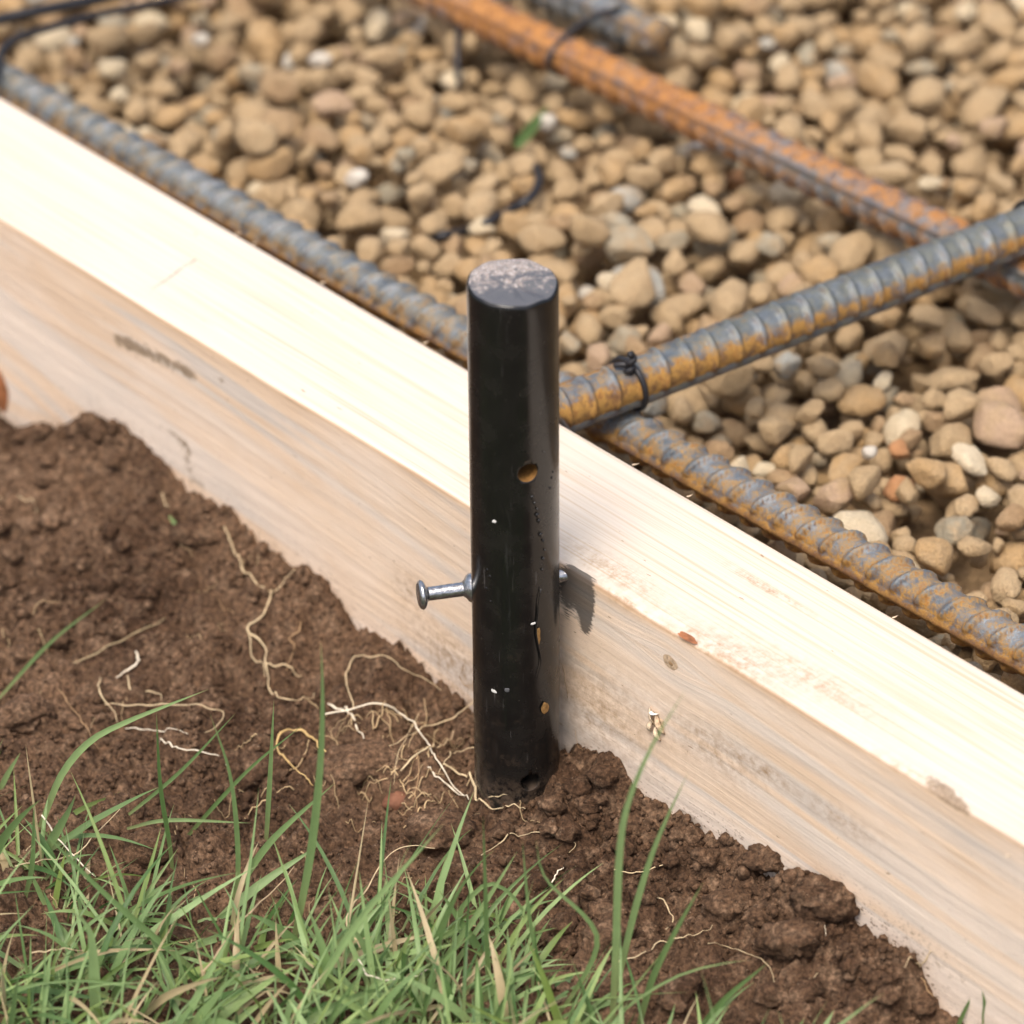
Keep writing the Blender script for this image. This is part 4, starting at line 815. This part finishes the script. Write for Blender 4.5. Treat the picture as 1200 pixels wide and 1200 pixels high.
RT = [
 ([(262, 622), (275, 650), (290, 680), (318, 697), (335, 686), (346, 671)], .55, M_straw, 'pale root forking down from near the board above the root tangle', 1.2),
 ([(318, 697), (311, 724), (290, 743), (308, 760), (313, 792), (317, 814), (340, 825), (368, 823)], .6, M_straw, 'pale twisting root hanging below the forked root', 1.4),
 ([(291, 745), (297, 772), (308, 790), (312, 795)], .45, M_straw, 'thin pale root curving left of the twisting root', .8),
 ([(313, 788), (334, 786), (353, 799)], .7, M_straw, 'short flat straw leaf springing right from the twisting root', 1.6),
 ([(415, 840), (408, 807), (412, 783), (448, 777), (476, 791), (494, 803), (517, 817)], .42, M_straw, 'thin straw arching in a wide hoop left of the nail', 2.),
 ([(384, 831), (405, 839), (420, 858), (428, 872)], .75, M_straw_w, 'short white straw at the left of the root tangle', 1.4),
 ([(381, 847), (413, 840), (445, 835), (476, 848), (496, 871), (515, 903), (533, 932), (549, 946)], .7, M_straw_w, 'long bright white straw bending down towards the foot of the stake', 2.4),
 ([(556, 831), (526, 852), (497, 861), (461, 881), (445, 885)], .5, M_straw, 'straw running from behind the stake down left over the clod', 2.2),
 ([(381, 888), (362, 868), (344, 861), (329, 868), (327, 887), (340, 899), (352, 913), (369, 928)], .75, M_orange, 'yellow-orange straw loop above the grass tips', 1.6),
 ([(353, 732), (350, 742), (341, 751), (344, 767), (336, 789)], .42, M_root, 'thin brown root wriggling beside the twisting root', 1.),
 ([(490, 842), (478, 868), (466, 892), (462, 925)], .3, M_straw, 'hair-thin root hanging over the long clod', 1.5),
 ([(470, 912), (484, 895), (502, 885), (520, 880), (532, 872)], .7, M_straw, 'flat tan straw in the tangle against the stake', 2.),
 ([(519, 902), (543, 914), (555, 923), (560, 943), (572, 952), (617, 954)], .75, M_straw, 'tan straw bending round the foot of the stake', 1.6),
 ([(572, 942), (597, 937), (623, 934)], .5, M_straw, 'short straw lying against the foot of the stake', 1.8),
 ([(556, 884), (538, 888), (524, 896), (515, 912)], .5, M_straw, 'short curved straw left of the stake near the soil', 2.),
 ([(500, 905), (520, 920), (538, 936), (546, 940)], .55, M_straw_w, 'pale straw lying below the long white straw', 1.2),
 ([(486, 885), (492, 905), (488, 935), (490, 975)], .3, M_root, 'hair-thin root dangling below the tangle', 1.2),
 ([(563, 1010), (587, 995), (613, 988), (647, 985), (667, 990), (674, 998), (667, 1007)], .38, M_straw, 'thin straw arching over the soil below the stake', 1.8),
 ([(646, 1038), (653, 1027), (660, 1019)], .5, M_straw_w, 'tiny white straw stub on the soil below the stake', .8),
 ([(719, 1028), (760, 1023), (793, 1011)], .4, M_straw, 'thin straw lying behind the two tall grass blades', 1.),
 ([(741, 1087), (747, 1063), (758, 1052), (777, 1063), (789, 1083), (781, 1097)], .75, M_straw, 'bent flat dry leaf looping right of the tall blades', 2.),
 ([(722, 1133), (753, 1122), (780, 1110), (803, 1103), (835, 1093)], .5, M_straw, 'dry straw crossing low behind the leaning blade', 1.2),
 ([(830, 1110), (853, 1112), (880, 1125), (903, 1140), (907, 1168)], .42, M_straw, 'pale straw trailing down over the heap at the right', 1.),
 ([(967, 1052), (961, 1067), (964, 1083), (967, 1098)], .28, M_straw_w, 'hair-thin pale root on the largest clod at the right', .7),
 ([(1090, 1118), (1077, 1137), (1057, 1148)], .5, M_straw, 'short root fork by the board at the bottom right', .8),
 ([(1079, 1149), (1086, 1160), (1093, 1173)], .42, M_root, 'brown rootlet below the root fork at the bottom right', .6),
 ([(940, 1164), (948, 1155), (957, 1147)], .5, M_straw, 'short straw stub at the bottom of the heap', .8),
 ([(657, 772), (660, 787), (665, 807), (664, 828), (672, 853), (682, 889)], .26, M_root, 'thin brown root clinging to the board right of the stake', .2),
 ([(545, 778), (540, 793), (547, 807), (547, 824)], .22, M_root, 'hair root clinging to the board left of the stake', .2),
 ([(0, 590), (30, 590), (42, 600), (42, 611)], .4, M_straw, 'thin root curling on the soil at the left edge', .8),
 ([(189, 583), (194, 592), (197, 602)], .5, M_straw, 'tiny root scrap above the short green leaf bit', .7),
 ([(247, 700), (256, 705), (263, 715), (275, 722)], .3, M_root, 'thin rootlets left of the twisting root', .6),
 ([(85, 786), (140, 760), (192, 732)], .55, simple('dry brown stalk', (.30, .235, .13), .8), 'straight brown stalk lying on the bare soil at the left', 2.),
 ([(67, 812), (97, 847), (107, 870), (119, 884)], .35, M_root, 'reddish root running down the soil at the left', 1.),
 ([(117, 800), (118, 817), (127, 833), (139, 851)], .55, M_straw, 'pale straw bending down behind the bowing blade', 1.4),
 ([(150, 797), (154, 813), (180, 817), (191, 824)], .45, M_straw, 'pale straw hooking right behind the bowing blade', 1.4),
 ([(160, 770), (163, 782), (150, 790), (138, 800)], .7, M_straw_w, 'crumpled white straw on the soil above the bowing blade', 1.5),
 ([(123, 832), (167, 832), (227, 833), (260, 840), (257, 855), (240, 865)], .5, M_straw, 'straw lying along under the bowing blade and kinking back', 1.6),
 ([(187, 877), (213, 880), (253, 890), (268, 901)], .45, M_straw_w, 'pale straw crossing behind the dark upright blade', 1.),
 ([(147, 858), (177, 858), (193, 862), (222, 864)], .4, M_straw_w, 'wavy pale straw left of the dark upright blade', 1.),
 ([(50, 980), (80, 1017), (112, 1052)], .55, M_straw_w, 'whitish straw slanting down into the grass at the left', 6.),
 ([(20, 1040), (53, 1032), (87, 1027), (115, 1000), (143, 972)], .5, M_straw, 'straw lying across the grass and bending up at the left', 6.),
 ([(240, 1178), (283, 1120), (317, 1083), (348, 1052)], .65, simple('brown straw', (.40, .29, .17), .8), 'brown straw slanting right across the grass', 9.),
 ([(423, 1140), (408, 1107), (430, 1070), (457, 1030), (487, 1018), (510, 1023)], .5, M_straw, 'long straw bent at the left over the middle of the grass', 7.),
 ([(420, 1158), (438, 1178), (472, 1180), (508, 1167)], .55, M_straw_w, 'pale straw lying near the bottom edge in the grass', 8.),
 ([(40, 1150), (75, 1145), (100, 1148)], .5, M_straw, 'straw lying in the grass at the bottom left', 8.),
]
for pts, rd, mt, lab, lf_ in RT: root(pts, rd, mt, lab, lf_)

VV, FF = [], []; nb = 0
for k in range(100):
    if k < 50: px, py = rng.normal(470, 60), rng.normal(880, 38)
    else: px, py = rng.uniform(0, 560), rng.uniform(640, 1150)
    P = hit(px, py)
    if P @ BN > GAP - 2: continue
    n_ = 14; a = rng.uniform(0, 6.28); ln = rng.uniform(4, 17) ; Q = []; q = P.copy()
    for i in range(n_):
        q = q + ln / n_ * np.array([math.cos(a), math.sin(a), 0]); a += rng.normal() * .28; z = soil_at(q) + .25 + .9 * math.sin(i / n_ * 3.14) * (k % 3 == 0); Q.append([q[0], q[1], z])
        if q @ BN > GAP - 1: break
    if len(Q) < 5: continue
    V_, F_, _ = tube(smooth_path(np.array(Q), 18), rng.uniform(.09, .22) * np.linspace(1, .4, 18), 5); VV.append(V_[:-2]); FF.append(F_ + nb); nb += len(V_) - 2
M_hair = simple('fine dry root hairs', (.40, .29, .16), .8, .3, 0, .5, 60)
tagit(link('root_hairs', mesh_np('root_hairs', np.vstack(VV), np.vstack(FF), M_hair)), kind='stuff')
